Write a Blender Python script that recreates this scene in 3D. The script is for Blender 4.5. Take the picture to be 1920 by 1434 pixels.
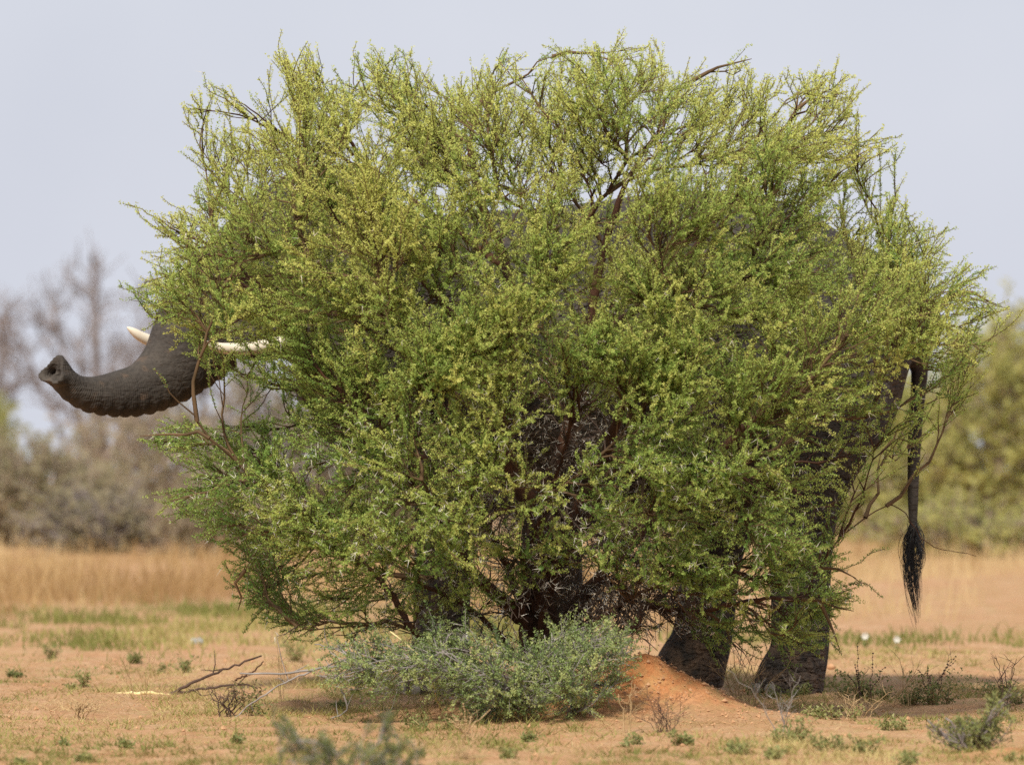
import bpy, math, random
import numpy as np
from mathutils import Vector, kdtree

for o in list(bpy.data.objects):
    bpy.data.objects.remove(o)
scene = bpy.context.scene
COL = scene.collection
rad = math.radians

# ------------------------------------------------------------------ camera, sky, sun, exposure
CAM_H, FPX, HOR = 2.45, 16000.0, 600.0      # eye height, focal length in photo pixels, horizon row
cam_data = bpy.data.cameras.new('camera')
cam_data.lens, cam_data.sensor_width = 300.0, 36.0
cam_data.clip_start, cam_data.clip_end = 1.0, 6000.0
cam_data.dof.use_dof = True
cam_data.dof.focus_distance = 53.4
cam_data.dof.aperture_fstop = 2.1
cam_data.dof.aperture_blades = 9
cam = bpy.data.objects.new('camera', cam_data)
COL.objects.link(cam)
cam.location = (0, 0, CAM_H)
cam.rotation_euler = (rad(90) - math.atan((717 - HOR) / FPX), 0, 0)
scene.camera = cam

SUN_EL, SUN_AZ = rad(48), rad(-20)           # azimuth measured from behind the camera towards its left
sun_dir = Vector((math.sin(SUN_AZ) * math.cos(SUN_EL), -math.cos(SUN_AZ) * math.cos(SUN_EL), math.sin(SUN_EL)))
sun_data = bpy.data.lights.new('sun', 'SUN')
sun_data.energy, sun_data.angle, sun_data.color = 4.5, rad(8.0), (1.0, 0.93, 0.81)
sun = bpy.data.objects.new('sun', sun_data)
COL.objects.link(sun)
sun.rotation_euler = sun_dir.to_track_quat('Z', 'Y').to_euler()

world = bpy.data.worlds.new('World')
scene.world = world
world.use_nodes = True
wn, wl = world.node_tree.nodes, world.node_tree.links
wn.clear()
w_out = wn.new('ShaderNodeOutputWorld')
w_bg = wn.new('ShaderNodeBackground')
w_sky = wn.new('ShaderNodeTexSky')
w_sky.sky_type = 'NISHITA'
w_sky.sun_disc = False
w_sky.sun_elevation = SUN_EL
w_sky.sun_rotation = math.atan2(sun_dir.x, sun_dir.y)
w_sky.air_density, w_sky.dust_density, w_sky.ozone_density = 1.0, 2.0, 1.5
# a veil of thin high cloud over the whole sky
w_tc = wn.new('ShaderNodeTexCoord')
w_noise = wn.new('ShaderNodeTexNoise')
w_noise.inputs['Scale'].default_value = 16.0
w_noise.inputs['Detail'].default_value = 4.0
w_ramp = wn.new('ShaderNodeValToRGB')
w_ramp.color_ramp.elements[0].position = 0.3
w_ramp.color_ramp.elements[0].color = (5.5, 5.75, 6.6, 1)
w_ramp.color_ramp.elements[1].position = 0.7
w_ramp.color_ramp.elements[1].color = (6.2, 6.4, 7.15, 1)
w_mix = wn.new('ShaderNodeMix')
w_mix.data_type = 'RGBA'
w_mix.inputs[0].default_value = 0.88
wl.new(w_tc.outputs['Generated'], w_noise.inputs['Vector'])
wl.new(w_noise.outputs['Fac'], w_ramp.inputs['Fac'])
wl.new(w_sky.outputs['Color'], w_mix.inputs[6])
wl.new(w_ramp.outputs['Color'], w_mix.inputs[7])
wl.new(w_mix.outputs[2], w_bg.inputs['Color'])
w_bg.inputs['Strength'].default_value = 0.1
wl.new(w_bg.outputs['Background'], w_out.inputs['Surface'])

vs = scene.view_settings
vs.view_transform, vs.look, vs.exposure, vs.gamma = 'Standard', 'None', 0.28, 1.0
vs.use_curve_mapping = False
scene.render.engine = 'CYCLES'
cy = scene.cycles
cy.max_bounces, cy.diffuse_bounces, cy.glossy_bounces, cy.transmission_bounces = 6, 4, 2, 4
cy.use_denoising = False
cy.sample_clamp_indirect = 3.0
cy.sample_clamp_direct = 4.0
cy.caustics_reflective = cy.caustics_refractive = False

# ------------------------------------------------------------------ helpers
rng = np.random.default_rng(11)
random.seed(5)

def at(px, py, Y):
    return np.array([(px - 960.0) * Y / FPX, Y, CAM_H - (py - HOR) * Y / FPX])

def ground_Y(py):
    return CAM_H * FPX / (py - HOR)

def unit(v):
    n = np.linalg.norm(v, axis=-1, keepdims=True)
    return v / np.maximum(n, 1e-9)

def mesh_from(name, verts, faces, smooth=True, attrs=None):
    """faces: (n,3) or (n,4) int array, or list of such arrays"""
    if not isinstance(faces, (list, tuple)):
        faces = [faces]
    faces = [np.asarray(f, dtype=np.int32) for f in faces if len(f)]
    me = bpy.data.meshes.new(name)
    verts = np.asarray(verts, dtype=np.float32)
    me.vertices.add(len(verts))
    me.vertices.foreach_set('co', verts.ravel())
    loops = np.concatenate([f.ravel() for f in faces])
    sizes = np.concatenate([np.full(len(f), f.shape[1], dtype=np.int32) for f in faces])
    starts = np.concatenate([[0], np.cumsum(sizes)[:-1]]).astype(np.int32)
    me.loops.add(len(loops))
    me.loops.foreach_set('vertex_index', loops)
    me.polygons.add(len(sizes))
    me.polygons.foreach_set('loop_start', starts)
    me.polygons.foreach_set('loop_total', sizes)
    me.polygons.foreach_set('use_smooth', np.full(len(sizes), smooth, dtype=bool))
    for k, a in (attrs or {}).items():
        at_ = me.attributes.new(k, 'FLOAT', 'POINT')
        at_.data.foreach_set('value', np.asarray(a, dtype=np.float32))
    me.update(calc_edges=True)
    return me

def obj(name, me, mat=None, parent=None, kind=None):
    o = bpy.data.objects.new(name, me)
    COL.objects.link(o)
    if mat is not None:
        me.materials.append(mat)
    if parent is not None:
        o.parent = parent
    if kind:
        o['kind'] = kind
    return o

def tag(o, label, cat=None, group=None):
    o['label'] = label
    if cat:
        o['category'] = cat
    if group:
        o['group'] = group
    return o

def thing(name, label, cat, group=None):
    o = bpy.data.objects.new(name, None)
    COL.objects.link(o)
    o.empty_display_size = 0.2
    return tag(o, label, cat, group)

class Acc:
    """collects verts and faces for one mesh"""
    def __init__(s):
        s.v, s.f3, s.f4, s.n, s.a = [], [], [], 0, []
    def add(s, v, f3=None, f4=None, a=None):
        v = np.asarray(v, float).reshape(-1, 3)
        if f3 is not None and len(f3):
            s.f3.append(np.asarray(f3) + s.n)
        if f4 is not None and len(f4):
            s.f4.append(np.asarray(f4) + s.n)
        s.v.append(v)
        s.a.append(np.full(len(v), 0.5) if a is None else np.broadcast_to(a, (len(v),)))
        s.n += len(v)
    def mesh(s, name, smooth=True):
        fs = []
        if s.f3: fs.append(np.concatenate(s.f3))
        if s.f4: fs.append(np.concatenate(s.f4))
        return mesh_from(name, np.concatenate(s.v), fs, smooth, {'tint': np.concatenate(s.a)})

def frames(pts):
    t = np.gradient(pts, axis=0)
    t = unit(t)
    ref = np.array([0.0, 0.0, 1.0]) if abs(t[0][2]) < 0.9 else np.array([1.0, 0, 0])
    n = np.zeros_like(t)
    a = ref - t[0] * np.dot(ref, t[0])
    n[0] = a / np.linalg.norm(a)
    for i in range(1, len(pts)):
        a = n[i - 1] - t[i] * np.dot(n[i - 1], t[i])
        n[i] = a / max(np.linalg.norm(a), 1e-9)
    return t, n, np.cross(t, n)

def tube(acc, pts, radii, sides=6, a=None, rough=0.0):
    pts = np.asarray(pts, float)
    k = len(pts)
    radii = np.broadcast_to(radii, (k,))
    t, n, b = frames(pts)
    ang = np.arange(sides) * 2 * math.pi / sides
    rr = radii[:, None] * (1 + rough * (rng.random((k, sides)) - 0.5))
    v = pts[:, None] + rr[..., None] * (np.cos(ang)[None, :, None] * n[:, None] + np.sin(ang)[None, :, None] * b[:, None])
    v = v.reshape(-1, 3)
    i = np.arange(k - 1)[:, None] * sides
    j = np.arange(sides)[None]
    j2 = (j + 1) % sides
    q = np.stack([i + j, i + j2, i + sides + j2, i + sides + j], -1).reshape(-1, 4)
    tip = np.vstack([v, pts[-1] + t[-1] * radii[-1]])
    e = (k - 1) * sides
    cap = np.stack([e + j[0], e + j2[0], np.full(sides, k * sides)], -1)
    acc.add(tip, f3=cap, f4=q, a=a)

# value noise on numpy arrays ------------------------------------------------
_perm = np.random.default_rng(3).random((256, 256))
def vnoise(x, y):
    xi, yi = np.floor(x).astype(int), np.floor(y).astype(int)
    fx, fy = x - xi, y - yi
    fx, fy = fx * fx * (3 - 2 * fx), fy * fy * (3 - 2 * fy)
    g = lambda a, b: _perm[a & 255, b & 255]
    return (g(xi, yi) * (1 - fx) + g(xi + 1, yi) * fx) * (1 - fy) + (g(xi, yi + 1) * (1 - fx) + g(xi + 1, yi + 1) * fx) * fy
def fbm(x, y, o=4):
    s, a, t = 0.0, 1.0, 0.0
    for k in range(o):
        s = s + a * vnoise(x * 2 ** k + 17.3 * k, y * 2 ** k + 5.1 * k)
        t += a
        a *= 0.5
    return s / t

def ground_z(x, y):
    x, y = np.asarray(x, float), np.asarray(y, float)
    z = (fbm(x * 0.7, y * 0.45, 4) - 0.5) * 0.09
    near = np.clip((75 - y) / 10, 0, 1)
    z = z + (fbm(x * 5, y * 4, 3) - 0.5) * 0.035 * near
    # termite mound beside the bush
    d = np.hypot((x - 0.80) / 1.0, (y - 52.75) / 0.85)
    crumble = 1 + 0.75 * (fbm(x * 8, y * 8, 4) - 0.5)
    z = z + 0.33 * np.exp(-(d / 0.46) ** 1.6) * crumble + 0.06 * np.exp(-(d / 1.0) ** 2)
    # low bank of dug soil in front of the low shrub
    for mx, my, h, rx, ry in ((0.42, 52.05, 0.085, 0.24, 0.16), (0.05, 52.1, 0.05, 0.3, 0.15), (-0.55, 52.6, 0.06, 0.45, 0.25), (3.0, 47.9, 0.06, 0.45, 0.3), (-1.4, 54.0, 0.05, 0.3, 0.25)):
        dd = np.hypot((x - mx) / rx, (y - my) / ry)
        z = z + h * np.exp(-dd ** 2) * crumble
    # beyond the grass the land falls away gently
    z = z - np.clip(y - 93, 0, None) * 0.0185
    return z

# ------------------------------------------------------------------ materials
def new_mat(name):
    m = bpy.data.materials.new(name)
    m.use_nodes = True
    nt = m.node_tree
    for n in list(nt.nodes):
        nt.nodes.remove(n)
    out = nt.nodes.new('ShaderNodeOutputMaterial')
    return m, nt, nt.nodes, nt.links, out

def ramp(nodes, stops):
    r = nodes.new('ShaderNodeValToRGB')
    el = r.color_ramp.elements
    while len(el) < len(stops):
        el.new(0.5)
    for e, (p, c) in zip(el, stops):
        e.position = p
        e.color = (*c, 1)
    return r

def leaf_mat(name, stops, trans=0.35, rough=0.55):
    m, nt, N, L, out = new_mat(name)
    a = N.new('ShaderNodeAttribute'); a.attribute_name = 'tint'
    r = ramp(N, stops)
    L.new(a.outputs['Fac'], r.inputs['Fac'])
    p = N.new('ShaderNodeBsdfPrincipled')
    p.inputs['Roughness'].default_value = rough
    p.inputs['Specular IOR Level'].default_value = 0.25
    L.new(r.outputs['Color'], p.inputs['Base Color'])
    t = N.new('ShaderNodeBsdfTranslucent')
    L.new(r.outputs['Color'], t.inputs['Color'])
    mx = N.new('ShaderNodeMixShader')
    mx.inputs[0].default_value = trans
    L.new(p.outputs[0], mx.inputs[1]); L.new(t.outputs[0], mx.inputs[2])
    L.new(mx.outputs[0], out.inputs['Surface'])
    return m

def rough_mat(name, c1, c2, scale=20.0, bump=0.004, rough=0.9, stretch=(1, 1, 1), spec=0.2):
    m, nt, N, L, out = new_mat(name)
    tc = N.new('ShaderNodeTexCoord')
    mp = N.new('ShaderNodeMapping'); mp.inputs['Scale'].default_value = stretch
    L.new(tc.outputs['Object'], mp.inputs['Vector'])
    n = N.new('ShaderNodeTexNoise'); n.inputs['Scale'].default_value = scale; n.inputs['Detail'].default_value = 5
    L.new(mp.outputs['Vector'], n.inputs['Vector'])
    r = ramp(N, [(0.3, c1), (0.7, c2)])
    L.new(n.outputs['Fac'], r.inputs['Fac'])
    p = N.new('ShaderNodeBsdfPrincipled')
    p.inputs['Roughness'].default_value = rough
    p.inputs['Specular IOR Level'].default_value = spec
    L.new(r.outputs['Color'], p.inputs['Base Color'])
    b = N.new('ShaderNodeBump'); b.inputs['Distance'].default_value = bump
    L.new(n.outputs['Fac'], b.inputs['Height'])
    L.new(b.outputs['Normal'], p.inputs['Normal'])
    L.new(p.outputs[0], out.inputs['Surface'])
    return m

M_leaf = leaf_mat('acacia_leaf', [(0.0, (0.145, 0.27, 0.060)), (0.45, (0.33, 0.45, 0.105)), (1.0, (0.64, 0.655, 0.19))], 0.45)
M_bark = rough_mat('acacia_bark', (0.034, 0.019, 0.013), (0.105, 0.050, 0.030), 14, 0.006, stretch=(1, 1, 0.3))
M_twig = rough_mat('acacia_twig', (0.075, 0.050, 0.026), (0.145, 0.090, 0.048), 8, 0.0)
M_dead = rough_mat('dead_twig', (0.06, 0.042, 0.032), (0.14, 0.10, 0.078), 9, 0.0)
M_thorn = rough_mat('thorn', (0.5, 0.46, 0.40), (0.72, 0.68, 0.60), 8, 0.0, rough=0.5)
M_lowleaf = leaf_mat('low_shrub_leaf', [(0.0, (0.12, 0.19, 0.07)), (0.5, (0.265, 0.345, 0.120)), (1.0, (0.45, 0.49, 0.19))], 0.3)
M_lowtwig = rough_mat('low_shrub_twig', (0.17, 0.15, 0.135), (0.33, 0.30, 0.28), 10, 0.0)
M_greytwig = rough_mat('grey_twig', (0.15, 0.125, 0.115), (0.27, 0.23, 0.22), 3, 0.0)
M_browntwig = rough_mat('brown_twig', (0.24, 0.18, 0.14), (0.38, 0.295, 0.24), 3, 0.0)  # distant wood, colour lightened to stand in for haze
M_darktwig = rough_mat('dark_twig', (0.05, 0.032, 0.024), (0.11, 0.07, 0.055), 8, 0.0)
M_bgleaf = leaf_mat('far_bush_leaf', [(0.0, (0.33, 0.345, 0.12)), (0.5, (0.46, 0.45, 0.15)), (1.0, (0.56, 0.52, 0.20))], 0.5)  # distant leaves, haze put into the colour by lightening it
M_bgolive = leaf_mat('far_olive_leaf', [(0.0, (0.26, 0.245, 0.13)), (0.5, (0.35, 0.31, 0.185)), (1.0, (0.43, 0.36, 0.235))], 0.5)
M_straw = leaf_mat('dry_grass', [(0.0, (0.30, 0.185, 0.08)), (0.5, (0.43, 0.285, 0.13)), (1.0, (0.56, 0.42, 0.22))], 0.3, 0.7)
M_grass = leaf_mat('short_grass', [(0.0, (0.17, 0.18, 0.045)), (0.5, (0.29, 0.27, 0.08)), (1.0, (0.46, 0.38, 0.16))], 0.3, 0.7)
M_forb = leaf_mat('forb_leaf', [(0.0, (0.11, 0.135, 0.045)), (0.5, (0.20, 0.225, 0.075)), (1.0, (0.33, 0.32, 0.12))], 0.3)
M_stalk = rough_mat('dry_stalk', (0.33, 0.22, 0.11), (0.50, 0.36, 0.20), 10, 0.0)
M_stone = rough_mat('stone', (0.22, 0.225, 0.23), (0.36, 0.365, 0.375), 12, 0.01)
M_white = rough_mat('white_petal', (0.5, 0.49, 0.44), (0.62, 0.61, 0.56), 12, 0.0)
M_peeled = rough_mat('peeled_wood', (0.62, 0.50, 0.22), (0.75, 0.64, 0.34), 12, 0.0)
M_ivory = rough_mat('ivory', (0.60, 0.50, 0.38), (0.78, 0.72, 0.60), 7, 0.002, rough=0.45, spec=0.4, stretch=(0.4, 1, 1))
M_hair = rough_mat('tail_hair', (0.010, 0.010, 0.012), (0.022, 0.021, 0.022), 8, 0.0, rough=0.4, spec=0.5)
M_nail = rough_mat('toenail', (0.22, 0.19, 0.16), (0.32, 0.28, 0.24), 8, 0.002, rough=0.6)
M_eye = rough_mat('eye', (0.03, 0.018, 0.01), (0.06, 0.03, 0.015), 8, 0.0, rough=0.1, spec=0.6)
M_clod = rough_mat('clod', (0.36, 0.19, 0.10), (0.56, 0.34, 0.19), 30, 0.004)

def make_sand():
    m, nt, N, L, out = new_mat('red_sand')
    tc = N.new('ShaderNodeTexCoord')
    def noise(scale, detail=6, rough=0.6, st=(1, 1, 1)):
        mp = N.new('ShaderNodeMapping'); mp.inputs['Scale'].default_value = st
        L.new(tc.outputs['Object'], mp.inputs['Vector'])
        n = N.new('ShaderNodeTexNoise')
        n.inputs['Scale'].default_value = scale
        n.inputs['Detail'].default_value = detail
        n.inputs['Roughness'].default_value = rough
        L.new(mp.outputs['Vector'], n.inputs['Vector'])
        return n
    big, mid, fine = noise(0.55, 4), noise(3.4, 7, 0.75, (1, 0.5, 1)), noise(26, 5, 0.75)
    base = ramp(N, [(0.25, (0.34, 0.175, 0.085)), (0.5, (0.425, 0.25, 0.138)), (0.75, (0.50, 0.335, 0.21))])
    L.new(mid.outputs['Fac'], base.inputs['Fac'])
    grain = ramp(N, [(0.25, (0.50, 0.46, 0.42)), (0.6, (1.05, 1.04, 1.02))])
    L.new(fine.outputs['Fac'], grain.inputs['Fac'])
    mul = N.new('ShaderNodeMix'); mul.data_type = 'RGBA'; mul.blend_type = 'MULTIPLY'
    mul.inputs[0].default_value = 0.8
    L.new(base.outputs['Color'], mul.inputs[6]); L.new(grain.outputs['Color'], mul.inputs[7])
    # thin litter and dried mat of grass in patches
    lit = noise(9.0, 5, 0.7, (1, 0.6, 1))
    sel = N.new('ShaderNodeMath'); sel.operation = 'MULTIPLY'
    r1 = ramp(N, [(0.36, (0, 0, 0)), (0.58, (1, 1, 1))]); L.new(big.outputs['Fac'], r1.inputs['Fac'])
    r2 = ramp(N, [(0.45, (0, 0, 0)), (0.65, (0.75, 0.75, 0.75))]); L.new(lit.outputs['Fac'], r2.inputs['Fac'])
    L.new(r1.outputs['Color'], sel.inputs[0]); L.new(r2.outputs['Color'], sel.inputs[1])
    mx = N.new('ShaderNodeMix'); mx.data_type = 'RGBA'
    L.new(sel.outputs[0], mx.inputs[0]); L.new(mul.outputs[2], mx.inputs[6])
    mx.inputs[7].default_value = (0.31, 0.24, 0.105, 1)
    dug = N.new('ShaderNodeAttribute'); dug.attribute_name = 'dug'
    dugf = N.new('ShaderNodeMath'); dugf.operation = 'MULTIPLY'; dugf.inputs[1].default_value = 0.85; dugf.use_clamp = True
    L.new(dug.outputs['Fac'], dugf.inputs[0])
    mr = N.new('ShaderNodeMix'); mr.data_type = 'RGBA'; mr.blend_type = 'MULTIPLY'
    L.new(dugf.outputs[0], mr.inputs[0]); L.new(mul.outputs[2], mr.inputs[6]); mr.inputs[7].default_value = (1.08, 0.74, 0.50, 1)
    L.new(mr.outputs[2], mx.inputs[6])
    p = N.new('ShaderNodeBsdfPrincipled')
    p.inputs['Roughness'].default_value = 0.95
    p.inputs['Specular IOR Level'].default_value = 0.1
    L.new(mx.outputs[2], p.inputs['Base Color'])
    b1 = N.new('ShaderNodeBump'); b1.inputs['Distance'].default_value = 0.03; b1.inputs['Strength'].default_value = 0.8
    L.new(mid.outputs['Fac'], b1.inputs['Height'])
    b2 = N.new('ShaderNodeBump'); b2.inputs['Distance'].default_value = 0.008
    L.new(fine.outputs['Fac'], b2.inputs['Height']); L.new(b1.outputs['Normal'], b2.inputs['Normal'])
    L.new(b2.outputs['Normal'], p.inputs['Normal'])
    L.new(p.outputs[0], out.inputs['Surface'])
    return m
M_sand = make_sand()

def make_skin():
    m, nt, N, L, out = new_mat('elephant_skin')
    tc = N.new('ShaderNodeTexCoord')
    def mapped(st):
        mp = N.new('ShaderNodeMapping'); mp.inputs['Scale'].default_value = st
        L.new(tc.outputs['Object'], mp.inputs['Vector'])
        return mp.outputs['Vector']
    n1 = N.new('ShaderNodeTexNoise'); n1.inputs['Scale'].default_value = 2.2; n1.inputs['Detail'].default_value = 6
    L.new(tc.outputs['Object'], n1.inputs['Vector'])
    n2 = N.new('ShaderNodeTexNoise'); n2.inputs['Scale'].default_value = 40; n2.inputs['Detail'].default_value = 4
    L.new(tc.outputs['Object'], n2.inputs['Vector'])
    # warped cracked net of wrinkles
    warp = N.new('ShaderNodeTexNoise'); warp.inputs['Scale'].default_value = 6
    L.new(tc.outputs['Object'], warp.inputs['Vector'])
    add = N.new('ShaderNodeVectorMath'); add.operation = 'MULTIPLY_ADD'
    add.inputs[1].default_value = (0.10, 0.10, 0.10)
    L.new(warp.outputs['Color'], add.inputs[0]); L.new(mapped((1, 1, 1.5)), add.inputs[2])
    vor = N.new('ShaderNodeTexVoronoi'); vor.feature = 'DISTANCE_TO_EDGE'; vor.inputs['Scale'].default_value = 22
    L.new(add.outputs[0], vor.inputs['Vector'])
    vor2 = N.new('ShaderNodeTexVoronoi'); vor2.feature = 'DISTANCE_TO_EDGE'; vor2.inputs['Scale'].default_value = 9
    L.new(add.outputs[0], vor2.inputs['Vector'])
    vr = ramp(N, [(0.0, (0, 0, 0)), (0.22, (1, 1, 1))]); L.new(vor.outputs['Distance'], vr.inputs['Fac'])
    vr2 = ramp(N, [(0.0, (0, 0, 0)), (0.12, (1, 1, 1))]); L.new(vor2.outputs['Distance'], vr2.inputs['Fac'])
    # rings around the trunk and the tail, from the arc length stored on the mesh
    a = N.new('ShaderNodeAttribute'); a.attribute_name = 'ring'
    w = N.new('ShaderNodeAttribute'); w.attribute_name = 'ringmask'
    wob = N.new('ShaderNodeMath'); wob.operation = 'MULTIPLY_ADD'; wob.inputs[1].default_value = 0.03
    L.new(warp.outputs['Fac'], wob.inputs[0]); L.new(a.outputs['Fac'], wob.inputs[2])
    sc = N.new('ShaderNodeMath'); sc.operation = 'MULTIPLY'; sc.inputs[1].default_value = 430.0
    L.new(wob.outputs[0], sc.inputs[0])
    sn = N.new('ShaderNodeMath'); sn.operation = 'SINE'; L.new(sc.outputs[0], sn.inputs[0])
    irr = ramp(N, [(0.35, (0.05, 0.05, 0.05)), (0.65, (1, 1, 1))])
    n3 = N.new('ShaderNodeTexNoise'); n3.inputs['Scale'].default_value = 11; n3.inputs['Detail'].default_value = 3
    L.new(tc.outputs['Object'], n3.inputs['Vector']); L.new(n3.outputs['Fac'], irr.inputs['Fac'])
    wi = N.new('ShaderNodeMath'); wi.operation = 'MULTIPLY'
    L.new(w.outputs['Fac'], wi.inputs[0]); L.new(irr.outputs['Color'], wi.inputs[1])
    ring = N.new('ShaderNodeMath'); ring.operation = 'MULTIPLY'
    L.new(sn.outputs[0], ring.inputs[0]); L.new(wi.outputs[0], ring.inputs[1])
    fold = N.new('ShaderNodeTexNoise'); fold.inputs['Scale'].default_value = 3.0; fold.inputs['Detail'].default_value = 3
    L.new(mapped((1, 1, 5.5)), fold.inputs['Vector'])
    inv = N.new('ShaderNodeMath'); inv.operation = 'SUBTRACT'; inv.inputs[0].default_value = 1.06
    L.new(w.outputs['Fac'], inv.inputs[1])
    net = N.new('ShaderNodeMath'); net.operation = 'MULTIPLY'
    L.new(vr.outputs['Color'], net.inputs[0]); L.new(inv.outputs[0], net.inputs[1])
    net2 = N.new('ShaderNodeMath'); net2.operation = 'MULTIPLY'
    L.new(vr2.outputs['Color'], net2.inputs[0]); L.new(inv.outputs[0], net2.inputs[1])
    col = ramp(N, [(0.3, (0.034, 0.028, 0.024)), (0.55, (0.058, 0.049, 0.041)), (0.75, (0.098, 0.081, 0.066))])
    L.new(n1.outputs['Fac'], col.inputs['Fac'])
    gr = ramp(N, [(0.3, (0.7, 0.7, 0.7)), (0.7, (1.1, 1.1, 1.1))]); L.new(n2.outputs['Fac'], gr.inputs['Fac'])
    mul = N.new('ShaderNodeMix'); mul.data_type = 'RGBA'; mul.blend_type = 'MULTIPLY'; mul.inputs[0].default_value = 1
    L.new(col.outputs['Color'], mul.inputs[6]); L.new(gr.outputs['Color'], mul.inputs[7])
    # red dust caked on in patches, thickest on the feet
    sep = N.new('ShaderNodeSeparateXYZ'); L.new(tc.outputs['Object'], sep.inputs[0])
    hz = N.new('ShaderNodeMapRange'); hz.inputs[1].default_value = 0.0; hz.inputs[2].default_value = 0.9; hz.inputs[3].default_value = 0.30; hz.inputs[4].default_value = 0.0
    L.new(sep.outputs[2], hz.inputs[0])
    dsum = N.new('ShaderNodeMath'); dsum.operation = 'ADD'; L.new(hz.outputs[0], dsum.inputs[0]); L.new(n3.outputs['Fac'], dsum.inputs[1])
    dr = ramp(N, [(0.60, (0, 0, 0)), (0.88, (0.55, 0.55, 0.55))]); L.new(dsum.outputs[0], dr.inputs['Fac'])
    dm = N.new('ShaderNodeMix'); dm.data_type = 'RGBA'; L.new(dr.outputs['Color'], dm.inputs[0])
    L.new(mul.outputs[2], dm.inputs[6]); dm.inputs[7].default_value = (0.20, 0.125, 0.078, 1)
    p = N.new('ShaderNodeBsdfPrincipled')
    p.inputs['Roughness'].default_value = 0.85
    p.inputs['Specular IOR Level'].default_value = 0.25
    L.new(dm.outputs[2], p.inputs['Base Color'])
    prev = None
    fm = N.new('ShaderNodeMath'); fm.operation = 'MULTIPLY'; L.new(fold.outputs['Fac'], fm.inputs[0]); L.new(inv.outputs[0], fm.inputs[1])
    for src, d in ((fm.outputs[0], 0.08), (n2.outputs['Fac'], 0.006), (net.outputs[0], 0.006), (net2.outputs[0], 0.008), (ring.outputs[0], 0.0016)):
        b = N.new('ShaderNodeBump'); b.inputs['Distance'].default_value = d
        L.new(src, b.inputs['Height'])
        if prev is not None:
            L.new(prev, b.inputs['Normal'])
        prev = b.outputs['Normal']
    L.new(prev, p.inputs['Normal'])
    L.new(p.outputs[0], out.inputs['Surface'])
    return m
M_skin = make_skin()

# ------------------------------------------------------------------ ground
def axis(lo, hi, step, outer, n):
    g = np.geomspace(step, outer, n)
    left = lo - np.cumsum(g)[::-1]
    right = hi + np.cumsum(g)
    return np.concatenate([left, np.arange(lo, hi, step), right])
gx = axis(-4.2, 4.2, 0.062, 300, 26)
gy = np.concatenate([np.linspace(-300, 30, 12), np.linspace(33, 45.5, 20), np.arange(46, 66, 0.062), np.linspace(66.2, 95, 120), 96 + np.cumsum(np.geomspace(1, 900, 28))])
GX, GY = np.meshgrid(gx, gy)
GZ = ground_z(GX, GY)
nx, ny = len(gx), len(gy)
idx = np.arange(nx * ny).reshape(ny, nx)
q = np.stack([idx[:-1, :-1], idx[:-1, 1:], idx[1:, 1:], idx[1:, :-1]], -1).reshape(-1, 4)
red = np.exp(-(np.hypot((GX - .85), (GY - 52.65) / .8) / .62) ** 3) + .8 * np.exp(-(np.hypot((GX - .3) / .5, (GY - 52.05) / .2)) ** 2) + .5 * np.exp(-(np.hypot((GX + 1.0) / .8, (GY - 53.0) / .5)) ** 2) + .7 * np.exp(-(np.hypot((GX - 3.0) / .5, (GY - 47.9) / .35)) ** 2)
obj('ground', mesh_from('ground', np.stack([GX, GY, GZ], -1).reshape(-1, 3), q, True, {'dug': red.ravel()}), M_sand, kind='structure')

# ------------------------------------------------------------------ generic growth of bushes
def bez(p0, p1, p2, p3, n):
    t = np.linspace(0, 1, n)[:, None]
    return (1 - t) ** 3 * p0 + 3 * (1 - t) ** 2 * t * p1 + 3 * (1 - t) * t * t * p2 + t ** 3 * p3

def poly_tools(poly):
    A = np.asarray(poly, float)
    B = np.roll(A, -1, axis=0)
    def inside(p):
        x, y = p[:, 0:1], p[:, 1:2]
        c = ((A[:, 1] > y) != (B[:, 1] > y)) & (x < (B[:, 0] - A[:, 0]) * (y - A[:, 1]) / (B[:, 1] - A[:, 1] + 1e-12) + A[:, 0])
        return (c.sum(1) % 2) == 1
    def dist(p):
        d = B - A
        r = p[:, None] - A[None]
        t = np.clip((r * d).sum(-1) / ((d * d).sum(-1) + 1e-12), 0, 1)
        return np.linalg.norm(r - t[..., None] * d, axis=-1).min(1)
    return A, inside, dist

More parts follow.
